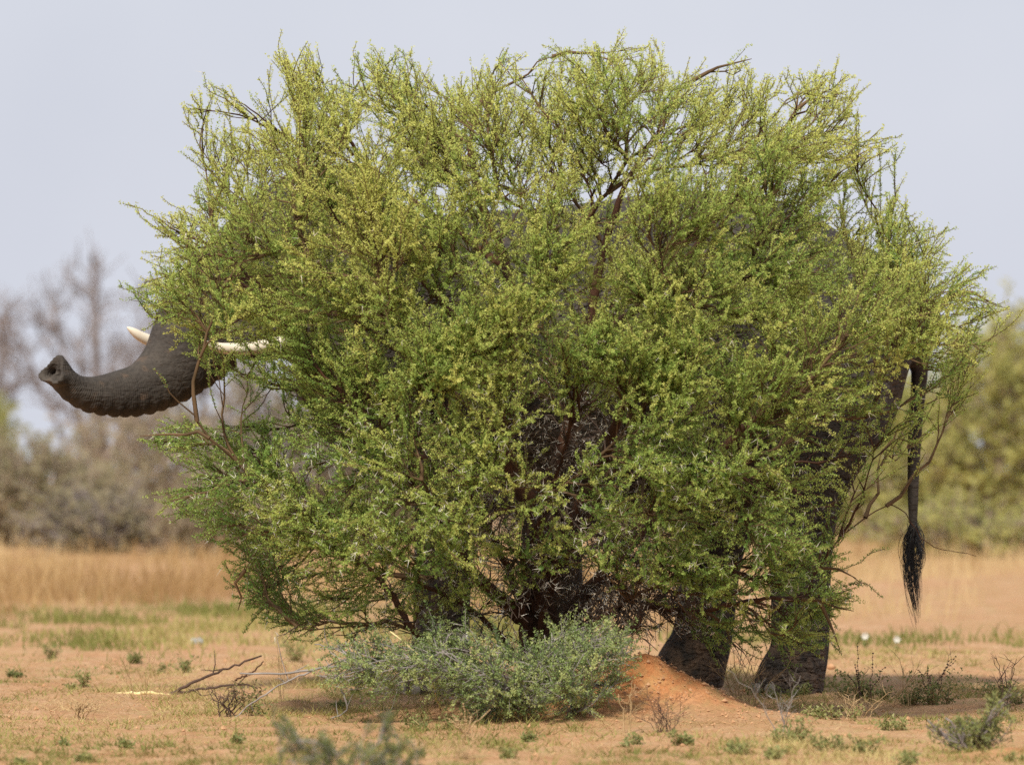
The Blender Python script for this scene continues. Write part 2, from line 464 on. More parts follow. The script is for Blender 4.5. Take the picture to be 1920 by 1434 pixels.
class Grow:
    def __init__(s, base):
        s.base = np.asarray(base, float)
        s.pos, s.dir, s.root, s.lev = [], [], [], []
        s.paths = []          # pts, r0, r1, root, level
    def add_path(s, pts, r0, r1, root, lev):
        s.paths.append((pts, r0, r1, root, lev))
        d = unit(np.gradient(pts, axis=0))
        s.pos.append(pts[1:]); s.dir.append(d[1:])
        s.root.append(np.full(len(pts) - 1, root)); s.lev.append(np.full(len(pts) - 1, lev))
    def freeze(s):
        s.P, s.D = np.concatenate(s.pos), np.concatenate(s.dir)
        s.R, s.LV = np.concatenate(s.root), np.concatenate(s.lev)
    def connect(s, tip, lev, r0, r1, up=0.2, back=0.5, maxlen=9.0, new_root=None, step=0.09, jit=0.012, inherit=0.5):
        v = tip - s.P
        L = np.linalg.norm(v, axis=1)
        u = v / np.maximum(L, 1e-6)[:, None]
        cosd = (u * s.D).sum(1)
        out = unit(tip - s.base)
        co = u @ out
        cost = L * (1 + back * (1 - cosd) + 3.0 * np.clip(0.55 - co, 0, None)) + (L < 0.12) * 0.3
        i = int(np.argmin(cost))
        if L[i] > maxlen:
            return None
        p0, d0, Li = s.P[i], s.D[i], L[i]
        p1 = p0 + (d0 * inherit + u[i] * (1 - inherit)) * Li * 0.4
        end = unit(u[i] + np.array([0, 0, up]))
        p2 = tip - end * Li * 0.35
        n = max(3, int(Li / step) + 1)
        pts = bez(p0, p1, p2, tip, n)
        pts[1:-1] += rng.normal(0, jit, (n - 2, 3))
        root = int(s.R[i]) if new_root is None else new_root
        s.add_path(pts, r0, r1, root, lev)
        return pts

def along(pts, n):
    """n points evenly spaced on a polyline, with tangents"""
    seg = np.linalg.norm(np.diff(pts, axis=0), axis=1)
    s = np.concatenate([[0], np.cumsum(seg)])
    t = np.linspace(0, s[-1], n)
    out = np.stack([np.interp(t, s, pts[:, k]) for k in range(3)], -1)
    return out, unit(np.gradient(out, axis=0)), s[-1]

def leaf_tris(P, T, tint, n_per, length, width, rise=0.35):
    """n_per slim leaflets round each point P on a twig with tangent T"""
    N = len(P)
    R = rng.normal(0, 1, (N, n_per, 3))
    R -= (R * T[:, None]).sum(-1, keepdims=True) * T[:, None]
    R = unit(R)
    d = unit(R + T[:, None] * rng.uniform(-0.2, 0.9, (N, n_per, 1)) + np.array([0, 0, rise]) * rng.random((N, n_per, 1)))
    w = unit(np.cross(d, rng.normal(0, 1, (N, n_per, 3))))
    ln = length * rng.uniform(0.55, 1.25, (N, n_per, 1))
    wd = width * rng.uniform(0.7, 1.2, (N, n_per, 1))
    b = P[:, None] + rng.normal(0, length * 0.15, (N, n_per, 3))
    a0 = b + d * ln * 0.05
    v = np.stack([a0, a0 + d * ln * 0.62 + w * wd * 0.55, a0 + d * ln - w * wd * 0.45], 2).reshape(-1, 3)
    f = np.arange(N * n_per * 3).reshape(-1, 3)
    tt = np.repeat(np.clip(tint[:, None] + rng.normal(0, 0.06, (N, n_per)), 0, 1).ravel(), 3)
    return v, f, tt

def stems_batch(P0, P1, P2, r0, r1):
    """thin three sided stems through P0 P1 P2, all at once"""
    N = len(P0)
    if N == 0:
        return np.zeros((0, 3)), np.zeros((0, 4), int), np.zeros((0, 3), int)
    d = unit(P2 - P0)
    a = unit(np.cross(d, rng.normal(0, 1, (N, 3))))
    b = np.cross(d, a)
    r0 = np.broadcast_to(r0, (N,))[:, None, None]
    r1 = np.broadcast_to(r1, (N,))[:, None, None]
    ang = np.array([0, 2.094, 4.189])
    off = np.cos(ang)[None, :, None] * a[:, None] + np.sin(ang)[None, :, None] * b[:, None]
    v = np.concatenate([P0[:, None] + off * r0, P2[:, None] * .6 + P1[:, None] * .4 + off * (r0 + r1) / 2, P2[:, None] + off * 0], 1)[:, :7].reshape(-1, 3)
    k = np.arange(N)[:, None, None] * 7
    q = [[j, (j + 1) % 3, 3 + (j + 1) % 3, 3 + j] for j in range(3)]
    f = (k + np.array(q)[None]).reshape(-1, 4)
    return v, f, None

def side_twigs(paths, spacing, l0, l1, start=0.2, up=0.25, droop=0.0, acute=0.5, bias=0.0, centre=None):
    """side shoots on given paths: arrays P0,P1,P2,root,t"""
    P0, P1, P2, RT, TT, IX = [], [], [], [], [], []
    for ix, (pts, r0, r1, root, lev) in enumerate(paths):
        L = np.linalg.norm(np.diff(pts, axis=0), axis=1).sum()
        n = max(2, int(L * (1 - start) / spacing))
        q_, tg, _ = along(pts, max(6, int(L / 0.03)))
        tt = start + (1 - start) * (np.arange(n) + rng.random(n) * 0.8) / n
        tt = np.clip(tt, 0, 0.995)
        ii = (tt * (len(q_) - 1)).astype(int)
        p, t = q_[ii], tg[ii]
        sd = rng.normal(0, 1, (n, 3)) + np.array([0, 0, up])
        if bias:
            sd += bias * unit(p - centre)
        sd -= (sd * t).sum(1, keepdims=True) * t
        sd = unit(sd)
        d = unit(t * rng.uniform(acute, acute + .7, (n, 1)) + sd * rng.uniform(0.6, 1.05, (n, 1)))
        ln = (l0 + (l1 - l0) * tt) * rng.uniform(0.5, 1.35, n)
        ln = ln[:, None]
        p1 = p + d * ln * 0.5 + rng.normal(0, 0.05, (n, 3)) * ln
        p2 = p + d * ln + np.array([0, 0, 1.0]) * ln * (0.18 - droop) * rng.uniform(-0.6, 1.3, (n, 1)) + rng.normal(0, 0.06, (n, 3)) * ln
        P0.append(p); P1.append(p1); P2.append(p2)
        RT.append(np.full(n, root)); TT.append(tt); IX.append(np.full(n, ix))
    c = np.concatenate
    return c(P0), c(P1), c(P2), c(RT), c(TT), c(IX)

def points_on_twigs(P0, P1, P2, spacing, skip=0.08):
    L = np.linalg.norm(P1 - P0, axis=1) + np.linalg.norm(P2 - P1, axis=1)
    n = np.maximum(3, (L / spacing).astype(int))
    rep = np.repeat(np.arange(len(n)), n)
    first = np.repeat(np.cumsum(n) - n, n)
    s = skip + (1 - skip) * (np.arange(n.sum()) - first + 0.5 + rng.uniform(-.4, .4, n.sum())) / np.repeat(n, n)
    s = np.clip(s, 0, 1)[:, None]
    a, b, c = P0[rep], P1[rep], P2[rep]
    # quadratic through the three points
    p = a * (2 * (s - .5) * (s - 1)) + b * (-4 * s * (s - 1)) + c * (2 * s * (s - .5))
    t = unit(a * (4 * s - 3) + b * (4 - 8 * s) + c * (4 * s - 1))
    return p, t, rep, s[:, 0]

def thorn_mesh(P, T, length, r):
    """paired straight thorns"""
    N = len(P)
    sd = rng.normal(0, 1, (N, 3)); sd -= (sd * T).sum(1, keepdims=True) * T; sd = unit(sd)
    V, F = [], []
    for k, sgn in enumerate((1, -1)):
        other = np.cross(T, sd)
        d = unit(sd + other * sgn * rng.uniform(0.3, 0.9, (N, 1)) + T * rng.uniform(-0.1, 0.4, (N, 1)))
        ln = length * rng.uniform(0.55, 1.2, (N, 1))
        a = unit(np.cross(d, T)); b = np.cross(d, a)
        v = np.stack([P + a * r, P - a * r * .5 + b * r * .87, P - a * r * .5 - b * r * .87, P + d * ln], 1).reshape(-1, 3)
        base = k * N * 4 + np.arange(N)[:, None, None] * 4
        F.append((base + np.array([[0, 1, 3], [1, 2, 3], [2, 0, 3]])[None]).reshape(-1, 3))
        V.append(v)
    return np.concatenate(V), np.concatenate(F)

def shell_sampler(poly_m, Y0, t_front, t_back, dref):
    A, inside, dist = poly_tools(poly_m)
    lo, hi = A.min(0), A.max(0)
    def sample(n, front=0.6, smin=0.75, inset=0.0, accept=None):
        out = []
        tot = 0
        while tot < n:
            p = lo + rng.random((n * 2, 2)) * (hi - lo)
            p = p[inside(p)]
            d = dist(p)
            ok = d >= inset
            if accept is not None:
                ok &= accept(p)
            p, d = p[ok], d[ok]
            x = np.clip(d / dref, 0, 1)
            th = np.sqrt(1 - (1 - x) ** 2)
            sgn = np.where(rng.random(len(p)) < front, -1.0, 1.0)
            mag = smin + (1 - smin) * rng.random(len(p)) ** 0.5
            y = Y0 + np.where(sgn < 0, -t_front, t_back) * th * mag
            out.append(np.stack([p[:, 0], y, p[:, 1]], -1))
            tot += len(p)
        return np.concatenate(out)[:n]
    return sample

def px_poly(pts, Y):
    return [((x - 960) * Y / FPX, CAM_H - (y - HOR) * Y / FPX) for x, y in pts]

# ------------------------------------------------------------------ the big acacia bush
BY = 53.2
outline = [(470, 1165), (425, 1130), (450, 1110), (418, 1062), (455, 1075), (470, 1010), (400, 1020), (345, 985), (284, 930), (360, 915), (400, 880), (440, 850),
           (330, 850), (252, 822), (310, 790), (400, 800), (440, 800), (520, 770), (600, 745), (590, 712), (500, 712), (430, 702), (370, 668), (325, 645), (300, 600), (243, 535), (300, 520), (270, 485),
           (320, 470), (274, 398), (340, 400), (365, 340), (440, 350), (356, 290), (450, 285), (490, 270), (365, 235), (330, 200), (400, 158), (450, 190), (510, 235), (560, 250), (545, 170), (518, 92),
           (560, 118), (576, 76), (600, 115), (640, 160), (680, 92), (700, 110), (772, 92), (805, 165), (860, 160), (900, 105), (950, 88), (990, 215), (1015, 170), (1030, 88), (1085, 95), (1160, 72), (1220, 78), (1250, 145), (1330, 122), (1370, 190), (1400, 94), (1425, 150), (1490, 130), (1558, 128), (1600, 156), (1612, 200), (1590, 265), (1690, 264),
           (1585, 335), (1590, 400), (1640, 420), (1680, 348), (1710, 400), (1765, 436), (1770, 490), (1845, 508), (1830, 550), (1898, 572), (1840, 610), (1868, 660), (1800, 705), (1835, 735), (1750, 770), (1755, 850),
           (1690, 840), (1640, 880), (1600, 960), (1595, 1030), (1575, 1080), (1620, 1135), (1560, 1150), (1585, 1225), (1500, 1230), (1420, 1190), (1350, 1235), (1290, 1180), (1220, 1120),
           (1150, 1125), (1080, 1125), (1000, 1140), (900, 1150), (840, 1170), (760, 1185), (690, 1190), (600, 1150), (540, 1190)]
big_poly = px_poly(outline, BY)
sample_big = shell_sampler(big_poly, BY, 1.55, 1.3, 1.15)
base_pt = at(1000, 1330, BY)
base_pt[2] = 0.1
G = Grow(at(1000, 1150, BY))

def S(*pts):
    """stem through photo positions with depth offsets (metres towards -) -> smooth polyline"""
    c = np.array([at(x, y, BY) + np.array([0, dy, 0]) for x, y, dy in pts])
    out = []
    P = np.vstack([2 * c[0] - c[1], c, 2 * c[-1] - c[-2]])
    for i in range(1, len(P) - 2):
        t = np.linspace(0, 1, 7)[:-1, None]
        out.append(0.5 * (2 * P[i] + (P[i + 1] - P[i - 1]) * t + (2 * P[i - 1] - 5 * P[i] + 4 * P[i + 1] - P[i + 2]) * t ** 2 + (-P[i - 1] + 3 * P[i] - 3 * P[i + 1] + P[i + 2]) * t ** 3))
    out.append(c[-1:])
    r = np.concatenate(out)
    r[1:-1] += rng.normal(0, 0.006, (len(r) - 2, 3))
    return r

stems = [
    (S((1000, 1345, 0), (1000, 1180, 0), (1003, 1080, -.05), (1008, 970, -.1), (960, 875, -.2), (938, 800, -.25), (958, 700, -.2), (956, 620, -.1), (950, 500, .0), (900, 380, .1), (880, 270, .1)), .088, .018),
    (S((1010, 1345, .05), (1022, 1170, .1), (1030, 1060, .1), (1020, 940, .15), (1060, 820, .2), (1100, 650, .3), (1130, 480, .3), (1180, 330, .3)), .075, .016),
    (S((1000, 1180, 0), (950, 1130, -.15), (900, 1085, -.3), (860, 1030, -.5), (800, 930, -.7), (740, 860, -.85), (690, 790, -1.0)), .050, .014),
    (S((1020, 1080, 0), (1080, 960, -.15), (1130, 860, -.35), (1175, 730, -.55), (1230, 690, -.7), (1330, 600, -.9)), .045, .014),
    (S((1003, 1345, .1), (1060, 1170, .2), (1130, 1080, .3), (1250, 960, .3), (1400, 800, .2), (1540, 690, .1)), .055, .014),
    (S((990, 1345, -.05), (900, 1250, -.2), (790, 1190, -.4), (730, 1100, -.5), (640, 1010, -.6), (560, 960, -.6)), .042, .012),
    (S((1010, 1345, .0), (1080, 1230, -.1), (1180, 1175, -.2), (1215, 1135, -.2), (1300, 1142, -.3), (1420, 1120, -.4), (1500, 1120, -.4)), .045, .012),
    (S((958, 700, -.2), (860, 600, -.5), (740, 470, -.7), (640, 420, -.9)), .035, .012),
    (S((956, 640, -.1), (1040, 500, -.5), (1110, 400, -.8), (1180, 300, -.9)), .030, .010),
    (S((1100, 650, .3), (1260, 520, .3), (1400, 340, .2), (1480, 230, .1)), .036, .011),
    (S((950, 500, .0), (780, 380, .3), (680, 300, .4), (625, 200, .3)), .032, .010),
    (S((940, 800, -.25), (800, 700, .1), (660, 600, .2), (520, 560, .1), (420, 470, .0)), .034, .010),
    (S((1400, 800, .2), (1500, 700, .5), (1600, 620, .4), (1720, 590, .2)), .026, .009),
    (S((1030, 1060, .1), (1180, 1000, .6), (1330, 900, .7), (1450, 880, .5)), .032, .010),
    (S((1008, 970, -.1), (880, 900, .5), (720, 830, .7), (600, 760, .5)), .032, .010),
    (S((1130, 860, -.35), (1260, 850, -.9), (1360, 880, -1.1)), .024, .009),
    (S((1005, 1200, -.05), (1040, 1080, -.3), (1110, 960, -.5), (1160, 860, -.7)), .036, .012),
    (S((995, 1200, -.05), (950, 1060, -.3), (900, 960, -.6), (860, 880, -.8)), .034, .012),
    (S((1000, 1150, -.05), (985, 1040, -.35), (1030, 930, -.6), (1060, 830, -.8)), .030, .010),
    (S((998, 1260, -.1), (900, 1150, -.4), (800, 1090, -.7), (700, 1060, -.8)), .030, .010),
    (S((1010, 1250, -.05), (1120, 1160, -.3), (1230, 1090, -.6), (1340, 1060, -.7)), .030, .010),
    (S((760, 365, .3), (640, 295, .3), (545, 262, .2), (450, 215, .1), (340, 202, .1)), .016, .003),
    (S((545, 262, .2), (470, 205, .15), (410, 165, .1)), .008, .003),
    (S((660, 290, .4), (610, 190, .35), (575, 90, .3)), .014, .003),
    (S((1500, 1120, -.4), (1570, 1010, -.4), (1670, 945, -.3), (1735, 1015, -.3), (1825, 1040, -.3)), .0065, .0022),
    (S((860, 1030, -.5), (840, 950, -1.0), (780, 1000, -1.2)), .022, .008),
]
n_stems = len(stems)
for i, (p, r0, r1) in enumerate(stems):
    if i > 4:
        r0, r1 = r0 * .8, r1 * .75
    G.add_path(p, r0, r1, i, 0)
G.freeze()
# hand placed limbs that reach the outline
limb_tips = [(690, 115, .3), (780, 210, .2), (930, 120, .3), (1035, 105, .2), (1160, 95, .2), (1300, 150, .2), (1410, 110, .1), (1500, 160, .1), (1590, 170, .1), (1660, 275, .1),
             (300, 410, -.1), (380, 300, .1), (270, 530, .0), (300, 600, -.3), (300, 690, -.9), (270, 815, -.6), (310, 940, -.6), (440, 1080, -.5), (450, 1140, -.4), (560, 1170, -.4),
             (1680, 370, .1), (1740, 450, .1), (1830, 530, .1), (1880, 575, .1), (1850, 650, .0), (1800, 730, -.1), (1650, 850, -.1), (1600, 1080, -.4), (1595, 1140, -.5), (1570, 1215, -.5), (1440, 1180, -.6), (1300, 1160, -.7), (1380, 1215, -.5), (1180, 1120, -.6), (780, 1160, -.6), (680, 1180, -.5)]
root = n_stems
hand_roots = set()
for x, y, dy in limb_tips:
    tip = at(x, y, BY) + np.array([0, dy, 0])
    if G.connect(tip, 1, .014, .002, up=0.15, back=0.6, new_root=root, inherit=0.6) is not None:
        hand_roots.add(root)
        root += 1
    G.freeze()
inner = sample_big(75, front=0.6, smin=0.3, inset=0.25)
order = np.argsort(np.linalg.norm(inner - G.base, axis=1))
for tip in inner[order]:
    if G.connect(tip, 1, .015, .005, up=0.2, back=0.7, new_root=root, inherit=0.6) is not None:
        root += 1
    G.freeze()
n_root = root

# where the crown is thin: the hollow base, the gap under the first fork, the legs
def thin_k(p3):
    """share of shoots kept at a point, by its place across the bush"""
    p = p3[:, [0, -1]] if p3.shape[1] == 3 else p3
    def el(px, py, rx, ry):
        c = at(px, py, BY)
        return ((p[:, 0] - c[0]) / rx) ** 2 + ((p[:, 1] - c[2]) / ry) ** 2 < 1
    k = np.ones(len(p))
    k[el(1480, 1130, .50, .55)] = 0.72
    k[el(1330, 1180, .45, .40)] = 0.60
    k[el(1600, 900, .40, .40)] = 0.40
    k[el(1570, 420, .32, .18)] = 0.55
    k[el(860, 1140, .36, .26)] = 0.95
    k[el(1110, 1150, .46, .26)] = 0.02
    k[el(1720, 800, .25, .45)] = 0.30
    k[el(1010, 980, .30, .36)] = 0.60
    k[el(1040, 780, .42, .32)] = 0.38
    k[el(320, 708, .50, .22)] = 0.28
    return k
def thin(p):
    return rng.random(len(p)) < thin_k(p)
A_, inside_, dist_ = poly_tools(big_poly)
def keep_in(p3, soft, loose=0.0):
    """inside the crown outline, or only just outside it"""
    sc = BY / p3[:, 1:2]
    q2 = np.concatenate([p3[:, 0:1] * sc, CAM_H + (p3[:, 2:3] - CAM_H) * sc], 1)
    ins = inside_(q2)
    d = np.concatenate([dist_(c) for c in np.array_split(q2, max(1, len(q2) // 4000))])
    edge = 1 - loose * (1 - np.clip(d / .45, 0, 1))          # sparser towards the outline
    return np.where(ins, rng.random(len(q2)) < edge, rng.random(len(q2)) < np.exp(-d / soft) * (1 - loose))
# boughs: sprays that carry side shoots in two ranks
boughs = []
b_tips = np.concatenate([sample_big(420, front=1.0, smin=0.80, inset=.1, accept=thin), sample_big(150, front=0.0, smin=0.75, inset=.1, accept=thin), sample_big(70, front=.5, smin=.3, inset=.15, accept=thin)])
e = []
for i in range(len(A_)):
    a, b = A_[i], A_[(i + 1) % len(A_)]
    if at(0, 1090, BY)[2] > (a[1] + b[1]) / 2 and at(640, 0, BY)[0] < a[0] < at(1280, 0, BY)[0]:
        continue
    n = max(1, int(np.linalg.norm(b - a) / 0.20))
    for t in (np.arange(n) + rng.random(n)) / n:
        e.append(a + (b - a) * t)
e = np.array(e)
cen2 = np.array([at(1000, 800, BY)[0], at(1000, 800, BY)[2]])
e = e + unit(cen2 - e) * 0.17
b_tips = np.concatenate([b_tips, np.stack([e[:, 0], BY + rng.normal(0, 0.3, len(e)), e[:, 1]], -1)])
b_tips = b_tips[np.argsort(np.linalg.norm(b_tips - G.base, axis=1))]
for kk, tip in enumerate(b_tips):
    pts = G.connect(tip, 2, .011, .003, up=0.22, back=0.9, maxlen=2.2, step=0.09, jit=0.012, inherit=0.6)
    if pts is not None:
        L = np.linalg.norm(pts[-1] - pts[0])
        pth = G.paths[-1]
        G.paths[-1] = (pth[0], float(np.clip(.005 + .007 * L, .005, .016)), pth[2], pth[3], 2)
        boughs.append(G.paths[-1])
# limbs bear shoots on their outer part as well
for pth in list(G.paths):
    if pth[4] == 1:
        n = len(pth[0])
        boughs.append((pth[0][n // 2:], pth[1], pth[2], pth[3], 2))
CC = np.array([at(1000, 820, BY)[0], BY, at(1000, 820, BY)[2]])
B0, B1, B2, BR, BT, BI = side_twigs(boughs, 0.078, 0.52, 0.32, start=0.22, up=0.30, droop=0.05, acute=0.75, bias=1.0, centre=CC)
okb = np.where(np.isin(BR, list(hand_roots)), keep_in(B2, 0.06, 0.0), keep_in(B2, 0.055, 0.30)) & (rng.random(len(B2)) < thin_k(B2) ** .5)
B0, B1, B2, BR, BT, BI = B0[okb], B1[okb], B2[okb], BR[okb], BT[okb], BI[okb]
shoots = []
for k in range(len(B0)):
    t = np.linspace(0, 1, 6)[:, None]
    p = B0[k] * (2 * (t - .5) * (t - 1)) + B1[k] * (-4 * t * (t - 1)) + B2[k] * (2 * t * (t - .5))
    p[1:-1] += rng.normal(0, .007, (4, 3))
    shoots.append((p, .0045, .0018, int(BR[k]), 3))
for pth in boughs:                                   # the bough tip itself
    n = len(pth[0])
    if n >= 4:
        shoots.append((pth[0][n // 2:], .005, .002, pth[3], 3))
n_spray = len(shoots)
# single shoots that fill the shell between the sprays
G.freeze()
fill = np.concatenate([sample_big(600, front=1.0, smin=0.6, accept=thin), sample_big(260, front=0.0, smin=0.5, accept=thin)])
for tip in fill:
    if G.connect(tip, 3, .006, .002, up=0.25, back=0.9, maxlen=1.2, step=0.09, jit=0.010) is not None:
        shoots.append(G.paths[-1])
nor_pts = []
for i in range(len(A_)):
    a, b = A_[i], A_[(i + 1) % len(A_)]
    if at(0, 1090, BY)[2] > (a[1] + b[1]) / 2 and at(640, 0, BY)[0] < a[0] < at(1280, 0, BY)[0]:
        continue
    n = max(1, int(np.linalg.norm(b - a) / 0.045))
    for t in (np.arange(n) + rng.random(n)) / n:
        nor_pts.append(a + (b - a) * t)
nor_pts = np.array(nor_pts)
outw = unit(unit(nor_pts - cen2) + np.array([0, .25]) + rng.normal(0, .35, (len(nor_pts), 2)))
for q2, ow in zip(nor_pts, outw):
    if rng.random() > thin_k(np.array([q2]))[0] + .25:
        continue
    tip = np.array([q2[0], BY + rng.normal(0, .35), q2[1]]) + np.array([ow[0], 0, ow[1]]) * rng.uniform(-.20, .02)
    if G.connect(tip, 3, .005, .0016, up=.2, back=1.0, maxlen=1.1, step=.07, jit=.006, inherit=.45) is not None:
        shoots.append(G.paths[-1])
G.freeze()
G.paths += shoots[:n_spray]

P0, P1, P2, RT, TT, IX = side_twigs(shoots, 0.058, 0.25, 0.10, start=0.08, up=0.2, droop=0.06, acute=0.75, bias=0.5, centre=CC)
ok = keep_in(P2, 0.06, 0.25) & (rng.random(len(P2)) < thin_k(P2) ** .5)
P0, P1, P2, RT, TT, IX = P0[ok], P1[ok], P2[ok], RT[ok], TT[ok], IX[ok]
# the shoot ends carry leaves as well
c0, c1, c2 = [], [], []
for pts, r0, r1, rt, lv in shoots:
    a, tg, L = along(pts, 9)
    c0 += [a[3], a[6]]; c1 += [a[4] * .5 + a[5] * .5, a[7]]; c2 += [a[6], a[8]]
L0, L1, L2 = np.concatenate([P0, c0]), np.concatenate([P1, c1]), np.concatenate([P2, c2])
own = np.concatenate([IX, np.repeat(np.arange(len(shoots)), 2)])
tip_t = np.concatenate([TT, np.tile([0.5, 0.9], len(shoots))])
shoot_tint = np.clip(rng.normal(0.52, 0.15, len(shoots)), 0, 1)
shoot_tip = np.array([s[0][-1] for s in shoots])
shoot_tint += rng.normal(0, .13, n_root + 5)[np.array([s[3] for s in shoots])]      # limbs differ in age of leaf
shoot_tint += 0.22 * (shoot_tip[:, 2] - 1.7) / 1.6            # yellower, lighter leaf colour towards the top
lp, lt, rep, ls = points_on_twigs(L0, L1, L2, 0.0110)
tint = shoot_tint[own[rep]] + 0.24 * (tip_t[rep] - 0.5) + 0.30 * (ls - 0.5)
lv, lf, la = leaf_tris(lp, lt, tint, 4, 0.0145, 0.0088)

acacia = thing('acacia_bush', 'wide round green thorny acacia bush hiding most of the elephant', 'bush')
crown_me = mesh_from('crown', lv, lf, False, {'tint': la})
tag(obj('crown', crown_me, M_leaf, acacia, 'stuff'), 'mass of tiny yellow-green leaves')

# limbs with their shoots
by_root = {}
for pth in G.paths:
    by_root.setdefault(pth[3], []).append(pth)
tw_by_root = {r: np.where(RT == r)[0] for r in np.unique(RT)}
M_branch = M_bark
branch_objs = 0
loose_twigs = []
for r in sorted(by_root):
    a = Acc()
    for pts, r0, r1, rt, lev in by_root[r]:
        if lev == 0 and r < 2:
            tube(a, pts, np.linspace(r0, r1, len(pts)) * (1 + 0.12 * np.sin(np.arange(len(pts)) * 1.3 + r)), 10, rough=0.22)
            continue
        tube(a, pts, np.linspace(r0, r1, len(pts)), (8, 6, 4, 3)[lev], rough=0.15 if lev < 2 else 0)
    ii = tw_by_root.get(r)
    if ii is not None and len(ii):
        v, f, _ = stems_batch(P0[ii], P1[ii], P2[ii], 0.0026, 0.0011)
        a.add(v, f4=f)
    if a.n:
        nm = 'trunk' if r < 2 else 'branch'
        obj(nm, a.mesh(nm), M_bark if r < n_stems else M_twig, acacia)
        branch_objs += 1

# bare dead twigs inside the hollow base of the bush
dead_tips = []
for _ in range(420):
    x, y = rng.normal(1040, 150), rng.normal(1050, 110)
    dead_tips.append(at(x, min(y, 1225), BY) + np.array([0, rng.normal(-0.15, 0.45), 0]))
for _ in range(120):
    dead_tips.append(at(rng.normal(1060, 70), rng.normal(800, 70), BY) + np.array([0, rng.normal(-0.2, 0.35), 0]))
for _ in range(160):
    dead_tips.append(at(rng.uniform(1080, 1330), rng.uniform(1080, 1190), BY) + np.array([0, rng.normal(0.0, 0.4), 0]))
dead_paths = []
keepP = (G.LV <= 1) & (G.P[:, 2] < 2.2)
GD = Grow(G.base); GD.P, GD.D, GD.R, GD.LV = G.P[keepP], G.D[keepP], G.R[keepP], G.LV[keepP]
for tip in dead_tips:
    if GD.connect(np.array(tip), 2, .006, .002, up=0.0, back=0.3, maxlen=1.0, step=0.07, jit=0.014) is not None:
        dead_paths.append(GD.paths[-1])
a = Acc()
for pts, r0, r1, rt, lev in dead_paths:
    tube(a, pts, np.linspace(r0, r1, len(pts)), 4)
D0, D1, D2, _, _, _ = side_twigs(dead_paths, 0.055, 0.22, 0.10, start=0.15, up=0.0, droop=0.12)
v, f, _ = stems_batch(D0, D1, D2, 0.0026, 0.0012)
a.add(v, f4=f)
tag(obj('dead_twigs', a.mesh('dead_twigs'), M_dead, acacia, 'stuff'), 'tangle of bare brown twigs inside the base')

# white thorns
tp, tt_, rep_t, _ = points_on_twigs(P0, P1, P2, 0.09, 0.05)
low = np.clip((2.1 - tp[:, 2]) / 1.2, 0.03, 0.40)
k = rng.random(len(tp)) < low * 0.42
dp, dt_, _, _ = points_on_twigs(D0, D1, D2, 0.10, 0.1)
kd = rng.random(len(dp)) < 0.32
v, f = thorn_mesh(np.concatenate([tp[k], dp[kd]]), np.concatenate([tt_[k], dt_[kd]]), 0.055, 0.0022)
tag(obj('thorns', mesh_from('thorns', v, f, False), M_thorn, acacia, 'stuff'), 'long straight white thorns')

# ------------------------------------------------------------------ the elephant
EY = 56.35
def ep(px, py, dy=0.0):
    p = at(px, py, EY)
    p[1] += dy
    return p

def loft(acc, centers, ry, rz, sides=28, up=None, lumps=None, flat=None):
    """closed loft; ry = half width across (horizontal), rz = half height; frames keep 'up' near world z"""
    c = np.asarray(centers, float)
    k = len(c)
    t = unit(np.gradient(c, axis=0))
    upv = np.array([0, 0, 1.0]) if up is None else np.asarray(up, float)
    side = unit(np.cross(np.broadcast_to(upv, t.shape), t))
    u = np.cross(t, side)
    ang = np.arange(sides) * 2 * math.pi / sides
    m = np.ones((k, sides)) if lumps is None else lumps(np.arange(k), ang)
    v = c[:, None] + m[..., None] * (np.cos(ang)[None, :, None] * side[:, None] * np.asarray(ry)[:, None, None] + np.sin(ang)[None, :, None] * u[:, None] * np.asarray(rz)[:, None, None])
    v = np.vstack([v.reshape(-1, 3), c[0], c[-1]])
    i = np.arange(k - 1)[:, None] * sides
    j = np.arange(sides)[None]; j2 = (j + 1) % sides
    q = np.stack([i + j, i + j2, i + sides + j2, i + sides + j], -1).reshape(-1, 4)
    e = (k - 1) * sides
    caps = np.concatenate([np.stack([j2[0], j[0], np.full(sides, k * sides)], -1), np.stack([e + j[0], e + j2[0], np.full(sides, k * sides + 1)], -1)])
    acc.add(v, f3=caps, f4=q)

def smooth_path(ctrl, n):
    c = np.asarray(ctrl, float)
    P = np.vstack([2 * c[0] - c[1], c, 2 * c[-1] - c[-2]])
    out = []
    for i in range(1, len(P) - 2):
        t = np.linspace(0, 1, 24)[:-1, None]
        out.append(0.5 * (2 * P[i] + (P[i + 1] - P[i - 1]) * t + (2 * P[i - 1] - 5 * P[i] + 4 * P[i + 1] - P[i + 2]) * t ** 2 + (-P[i - 1] + 3 * P[i] - 3 * P[i + 1] + P[i + 2]) * t ** 3))
    out.append(c[-1:])
    r = np.concatenate(out)
    s = np.concatenate([[0], np.cumsum(np.linalg.norm(np.diff(r[:, :3], axis=0), axis=1))])
    tt = np.linspace(0, s[-1], n)
    return np.stack([np.interp(tt, s, r[:, m]) for m in range(r.shape[1])], -1)

